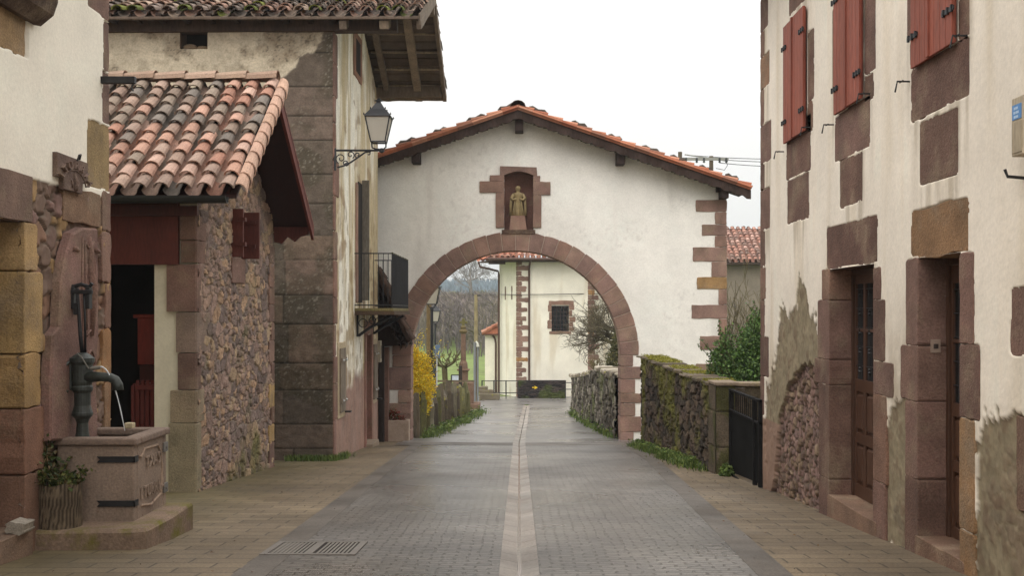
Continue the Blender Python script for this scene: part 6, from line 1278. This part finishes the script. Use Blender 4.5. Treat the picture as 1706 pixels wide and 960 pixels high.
mb = MB(BRN); mb.tube([(X(797, 68), 67.9, RE-.1), (X(800, 68), 67.9, RE-.4), (X(830, 68), 67.9, Z(452, 68)), (X(831, 67.9), 67.9, Z(458, 68)), (X(831, 67.9), 67.9, -3.45)], .065, 7); mb.build('downpipe', M_GREY, CH)
mb = MB(); mb.tube([(xa, 67.9, Z(490)), (X(862), 65.9, Z(491.5)), (X(958), 65.9, Z(490)), (xc_+2, 66.5, Z(489))], .02, 5); mb.build('cable', M_IRON, CH)
# annex
an = thing('church_annex', 'low cream annex with a small red roof left of the church', 'annex', (X(820, 69.5), 69.5, -3.4))
mb = MB(CRM); x0, x1 = X(808, 69.5), X(834, 69.5); mb.box(x0, x1, 69.5, 73, -3.7, Z(556, 69.5)); mb.build('wall', M_PLASTER, an)
mb = MB(); zr = Z(556, 69.3); tiles(mb, (x0-.15, 69.3, zr), (0, 1, 0), (1.2, 0, .62), 8, 4, .42, .34, palCh, 63, 1, seg=5); mb.add([(x0-.2, 69.25, zr-.02), (x1+.2, 69.25, zr-.02), (x1+.2, 69.3, zr+.62)], [(0, 1, 2)], C(180, 116, 92)); mb.build('roof', M_TILE, an)
mb = MB(C(90, 66, 54)); mb.box(x0-.2, x1, 69.2, 69.5, zr-.1, zr-.02); mb.build('eave_board', M_WOOD, an)
mb = MB(BRN); mb.tube([(X(821, 69.4), 69.4, zr-.1), (X(825, 69.4), 69.4, zr-.35), (X(826, 69.4), 69.4, zr-.6), (X(826, 69.4), 69.4, -3.45)], .06, 7); mb.build('downpipe', M_GREY, an)
# railings, slate wall with the arrow, steps
d = 64.6; X = lambda px: (px-CX)*d/F; Z = lambda y: EYE+(CY-y)*d/F
def railing(px0, px1, label, bars, d_=64.6):
    t = thing('railing', label, 'railing', (X((px0+px1)/2), d_, -3.4)); mb = MB()
    for y in ((635, 655) if bars else (638, 649)): mb.tube([(X(px0), d_, Z(y)), (X(px1), d_, Z(y))], .025, 6)
    mb.build('rail', M_IRON, t); n = max(2, int((px1-px0)/20)+1)
    for k in range(n): p = MB(); x = X(px0+(px1-px0)*k/(n-1)); p.box(x-.03, x+.03, d_-.03, d_+.03, -3.5, Z(634)); p.build('post', M_IRON, t)
    if bars:
        mb = MB(); nb = int((px1-px0)/3.2)
        for k in range(nb): x = X(px0+(px1-px0)*(k+.5)/nb); mb.tube([(x, d_, Z(635)), (x, d_, Z(658))], .013, 4)
        mb.build('bars', M_IRON, t)
railing(803, 863, 'dark iron railing with thin bars in front of the church annex', True); railing(942, 957, 'short dark two bar railing right of the slate wall', False)
sw = thing('slate_wall', 'low dark slate wall with a yellow arrow in front of church', 'low wall', (X(903), 64.3, -3.4))
fs_ = plane_y(64.2, -1); X = lambda px: (px-CX)*64.2/F; Z = lambda y: EYE+(CY-y)*64.2/F
sheet('wall_face', fs_, np.arange(X(864), X(942), .03), np.arange(-3.6, Z(634), .02), fn_rub([C(64, 56, 54), C(56, 50, 48), C(74, 64, 60), C(48, 44, 44)], C(36, 32, 30), .5, .09, .05, 6, (C(72, 80, 40), .62, lambda U, V: .25*sstep(-2.9, -3.35, V))), M_MOSSY, sw)
mb = MB(C(58, 50, 48)); mb.box(X(864), X(942), 64.24, 64.6, -3.6, Z(634.5)); mb.build('wall_core', M_MOSSY, sw)
mb = MB(C(226, 190, 40)); mb.prism(fs_, [(X(886.5), Z(646.6)), (X(886.5), Z(645.2)), (X(891), Z(645.4)), (X(890.5), Z(643)), (X(896), Z(646)), (X(890.5), Z(649)), (X(891), Z(646.4))], .06, .075); mb.build('yellow_arrow', M_PAINT, sw)
st_ = thing('stone_steps', 'low mossy stone steps left of the iron railing', 'steps', ((815-CX)*63/F, 63, -3.4))
for k, (a, b_, t, bo) in enumerate([(798, 832, 657, 664), (798, 822, 651, 657), (797, 812, 645, 651)]):
    s = MB(vary(C(116, 106, 90), .85, 1.1, r)); dd = 62.6+k*.35; s.stone(lambda u, v, n: (u, dd-n, v), (a-CX)*dd/F, (b_-CX)*dd/F, EYE+(CY-bo)*dd/F-.1, EYE+(CY-t)*dd/F, -.8, 0, jit=.02, rd=.04, r=r); s.build('step', M_CAP, st_)
# trees right of the road beyond the arch
bt = thing('bare_tree', 'leafless spreading tree with mossy twigs right of the church window', 'tree', (4.9, 50, gz(50)))
mb = MB(C(84, 76, 58)); mb.tube([(5.2, 50, gz(50)-.2), (5.1, 50, -1), (4.95, 50, .4)], [.2, .17, .14], 10); mb.build('trunk', M_BARK, bt)
mb = MB(); r = random.Random(71)
for k in range(13):
    a = math.pi+r.uniform(-1.3, 1.3) if k < 11 else r.uniform(0, 6.3); branches(mb, (4.95, 50, r.uniform(-.4, .5)), (math.cos(a)*1.3, math.sin(a)*.7, r.uniform(-.1, .75)), r.uniform(1.15, 1.5), .06, 4, r, r.choice([C(92, 84, 66), C(106, 98, 74), C(80, 72, 58)]), .65, .05, (2, 3), None, .66, .006, 5)
mb.build('crown', M_BARK, bt)
cn = thing('conifer_bush', 'brownish green conifer bush against the right arch pier', 'shrub', ((1024-CX)*46/F, 46, -2))
x = (1027-CX)*46/F; Zc = lambda y: EYE+(CY-y)*46/F
mb = MB(); leafcloud(mb, [((x, 46, Zc(605)), (.46, .5, .75)), ((x+.1, 46, Zc(575)), (.36, .4, .65)), ((x+.25, 46, Zc(555)), (.25, .3, .45))], 4200, .09, [C(96, 92, 52), C(80, 80, 44), C(112, 104, 62), C(64, 66, 38)], 13, .3); mb.build('foliage', M_LEAF, cn)
mb = MB(C(90, 72, 52)); mb.tube([(x+.1, 46, gz(46)-.2), (x+.1, 46, Zc(600))], [.08, .05], 6); mb.build('trunk', M_BARK, cn)
ps = thing('clipped_tree', 'small clipped leafless tree on the right roadside wall', 'tree', ((992-CX)*48/F, 48, -2.5))
x = (993-CX)*48/F; Zc = lambda y: EYE+(CY-y)*48/F; mb = MB(C(100, 84, 60)); mb.tube([(x, 48, -2.9), (x+.04, 48, Zc(628)), (x-.02, 48, Zc(618))], [.05, .045, .05], 7); mb.build('trunk', M_BARK, ps)
mb = MB(); r = random.Random(81)
for k in range(8): a = k*.8; branches(mb, (x-.02, 48, Zc(619)), (math.cos(a)*.9, math.sin(a)*.7, .75), r.uniform(.28, .36), .03, 2, r, C(104, 92, 62), .6, .4, (2, 3), None, .7, .009, 5)
mb.build('crown', M_BARK, ps)
# ================================================================ far hills, woods, houses
def ridge_fn(U, V): return 0*U, mixc(full(C(100, 112, 116), U), full(C(88, 102, 110), U), fbm(U*.05, V*.05, 4, 2))  # distance haze mixed into the hill's own colours
M_HILL = mat('far_woodland', None, .95, (.05, .3), (.4, .3), 0)
struct(sheet('far_hill', lambda u, v, h: (u, v, 6+np.interp(v, [430, 700, 900], [-4, 9, 12])+3*fbm(u*.02, v*.004, 3, 4)), np.linspace(-420, 420, 60), np.linspace(430, 900, 30), ridge_fn, M_HILL))
r = random.Random(91)
fw = MB(); 
for k in range(900):                       # conifers along the far ridge, seen as one wood, haze painted into their colour
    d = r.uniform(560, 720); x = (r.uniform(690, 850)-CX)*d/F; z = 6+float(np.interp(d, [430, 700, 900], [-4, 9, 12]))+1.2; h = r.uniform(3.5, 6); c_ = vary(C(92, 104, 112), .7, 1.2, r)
    fw.lathe((x, d, z), [(h*.2, 0), (h*.13, h*.35), (h*.08, h*.7), (.05, h)], 5, c_)
o = fw.build('conifer_wood', M_HILL); tag(o, 'conifer wood along the far ridge, coloured bluish for haze', 'wood', None, 'stuff')
ww = MB(); WC = [C(118, 106, 100), C(104, 94, 92), C(130, 118, 106), C(110, 102, 86), C(98, 88, 86)]
for k in range(2300):                      # leafless hillside wood
    d = 122+108*math.sqrt(r.random()); x = (r.uniform(672, 848)-CX)*d/F; z = gz(d); h = r.uniform(2.4, 6.2); c_ = vary(r.choice(WC), .75, 1.2, r)
    ww.tube([(x, d, z), (x+r.gauss(0, .2), d, z+h*.6), (x+r.gauss(0, .4), d, z+h)], [.09, .06, .02], 3, c_)
    for _ in range(24):
        t = r.uniform(.2, .98); p = Vector((x, d, z+h*t)); q1 = p+Vector((r.gauss(0, .9), r.gauss(0, .9), r.uniform(.3, 1.3))); m_ = (p+q1)/2+Vector((r.gauss(0, .2), 0, .1))
        e_ = Vector((.04, 0, .02)); ww.add([p-e_, m_+e_, q1, m_-e_], [(0, 1, 2, 3)], c_)
o = ww.build('bare_wood', M_BARK); tag(o, 'leafless purplish brown wood covering the hillside', 'wood', None, 'stuff')
gh = MB(); leafcloud(gh, [(((690+k*8-CX)*234/F, 234, 4.2+.4*math.sin(k)), (1.2, 1.5, 1.1)) for k in range(20)], 5200, .35, [C(124, 126, 74), C(140, 138, 86), C(106, 112, 66)], 17, .3); o = gh.build('hedge', M_LEAF); tag(o, 'yellowish green hedge along the top of the brown hillside', 'hedge')
ft_ = thing('bare_tree', 'large leafless tree standing on the hilltop seen through the arch', 'tree', ((784-CX)*240/F, 240, 4.5))
x = (784-CX)*240/F; mb = MB(C(120, 112, 106)); mb.tube([(x, 240, 3.5), (x+.1, 240, 6), (x, 240, 7.6)], [.4, .32, .28], 8); mb.build('trunk', M_BARK, ft_)
mb = MB(); r = random.Random(99)
branches(mb, (x, 240, 7.4), (0, 0, 1), 2.6, .22, 5, r, C(126, 118, 112), .55, .25, (2, 3), None, .72, .02, 5)
for k in range(8): a = r.uniform(0, 6.3); branches(mb, (x, 240, r.uniform(6.2, 8.2)), (math.cos(a), math.sin(a), .45), 2.5, .14, 4, r, C(126, 118, 112), .6, .15, (2, 3), None, .72, .02, 4)
mb.build('crown', M_BARK, ft_)
for px, d, w_, lab in ((793, 262, 1.9, 'tiny white farmhouse on the hill right beside the bare tree'), (806, 268, 1.5, 'tiny pale farmhouse on the hill further right of the bare tree')):
    x = (px-CX)*d/F; zb = gz(d)-.5; zt = EYE+(CY-488)*d/F
    hh = thing('farmhouse', lab, 'farmhouse', (x, d, zb), 'farmhouses on the far hill'); mb = MB(C(214, 210, 204)); mb.prism(plane_y(d, -1), [(x-w_, zb), (x+w_, zb), (x+w_, zt-.8), (x, zt), (x-w_, zt-.8)], -5, 0); mb.build('wall', M_PLASTER, hh)
    mb = MB(C(150, 120, 108))
    for sg in (-1, 1): mb.add([(x+sg*(w_+.4), d-.4, zt-.95), (x, d-.4, zt+.08), (x, d+5.4, zt+.08), (x+sg*(w_+.4), d+5.4, zt-.95), (x+sg*(w_+.4), d-.4, zt-.8), (x, d-.4, zt+.22), (x, d+5.4, zt+.22), (x+sg*(w_+.4), d+5.4, zt-.8)], [(0,1,2,3), (4,5,6,7), (0,1,5,4), (3,2,6,7), (0,3,7,4)])
    mb.build('roof', M_TILE, hh)
# ================================================================ small growth at the wall feet
r = random.Random(111); GC = [C(84, 104, 48), C(104, 124, 58), C(70, 88, 42), C(122, 134, 70)]
mb = MB(); sp = []
for k in range(2600): sp.append((r.uniform(-4.75, -3.7), 23.4-abs(r.gauss(0, .16))-.01, 0))
for k in range(500): sp.append((-3.82+abs(r.gauss(0, .1)), r.uniform(23.3, 25), 0))
sp = [(x, y, gz(y)) for x, y, _ in sp if r.random() < .35+.65*float(vnoise(np.array(x*4.), np.array(y*3.), 2))]
blades(mb, sp, .13, GC, r, .007); o = mb.build('grass', M_LEAF); tag(o, 'strip of short grass at the foot of the dark mossy corner', 'grass', None, 'stuff')
mb = MB(); sp = []
for k in range(5200):
    u = r.random()*LG; n = abs(r.gauss(0, .16)); x, y, _ = fG(u, 0, n)
    dens = sstep(.35, .6, np.array(float(vnoise(np.array(u*1.1), np.array(.5), 3))))*(1.0 if u > 1.4 else .15)
    if r.random() < float(dens): sp.append((x, y, gz(y)))
blades(mb, sp, .17, GC, r, .009)
for x, y, z in sp[::3]: leafmesh(mb, (x, y, z+r.uniform(.02, .2)), .07, GC, r)
o = mb.build('weeds', M_LEAF); tag(o, 'green weeds along the foot of the dark mossy wall', 'weeds', None, 'stuff')
wd = MB(); leafcloud(wd, [((3.52, 19.3, gz(19.3)+.09), (.13, .22, .12))], 240, .08, GC, 5, .2); o = wd.build('weed_clump', M_LEAF); tag(o, 'leafy weed clump at the foot of the iron gate', 'weed')
mb = MB(); sp = []
for k in range(3600):
    y = r.uniform(32.6, 53); x = float(xleft(y))+.02+abs(r.gauss(0, .2)) if r.random() < .7 else float(xleft(y))-.1-abs(r.gauss(0, .4))
    if r.random() < .3+.7*float(vnoise(np.array(y*.8), np.array(.1), 4)): sp.append((x, y, gz(y)))
blades(mb, sp, .2, GC, r, .012)
for x, y, z in sp[::3]: leafmesh(mb, (x, y, z+r.uniform(.02, .3)), .11, GC, r)
sp = []
for k in range(1100): u = r.random()*LH; x, y, _ = fH(u, 0, abs(r.gauss(0, .12))); sp.append((x, y, gz(y)))
blades(mb, sp, .2, GC, r, .014)
for x, y, z in sp[::3]: leafmesh(mb, (x, y, z+r.uniform(.02, .3)), .1, GC, r)
o = mb.build('verge_weeds', M_LEAF); tag(o, 'green verge weeds along both roadside walls beyond the arch', 'weeds', None, 'stuff')
# fallen leaves and grit on the paving
mb = MB(); LC = [C(84, 60, 40), C(60, 46, 34), C(112, 84, 52)]
for k in range(170):
    y = r.uniform(8.5, 27); s_ = r.choice((-1, 1)); x = (float(xleft(y))-r.uniform(-.5, 1.6)) if s_ < 0 else (float(xright(y))+r.uniform(-.5, .8))
    if -4.5 < x < 3.6: a = r.uniform(0, 6.3); l = r.uniform(.015, .04); mb.add([(x, y, gz(y)+.03), (x+l*math.cos(a), y+l*math.sin(a), gz(y)+.04), (x+l*math.cos(a+.8), y+l*math.sin(a+.8), gz(y)+.032)], [(0, 1, 2)], r.choice(LC))
o = mb.build('fallen_leaves', M_LEAF); tag(o, 'scattered brown fallen leaves and bits on the paving', 'leaves', None, 'stuff')
# ================================================================ the damp air
if HAZE > 0:
    hm_ = bpy.data.materials.new('damp_air'); hm_.use_nodes = True; n_ = hm_.node_tree.nodes; n_.remove(n_['Principled BSDF']); pv = n_.new('ShaderNodeVolumePrincipled')
    pv.inputs['Color'].default_value = (.80, .88, .97, 1); pv.inputs['Density'].default_value = HAZE; pv.inputs['Anisotropy'].default_value = 0
    hm_.node_tree.links.new(pv.outputs[0], n_['Material Output'].inputs['Volume'])
    mb = MB(); mb.box(-440, 440, -30, 940, -6.5, 48); o = mb.build('haze', hm_); o['kind'] = 'stuff'; o['label'] = 'pale damp haze in the distance'
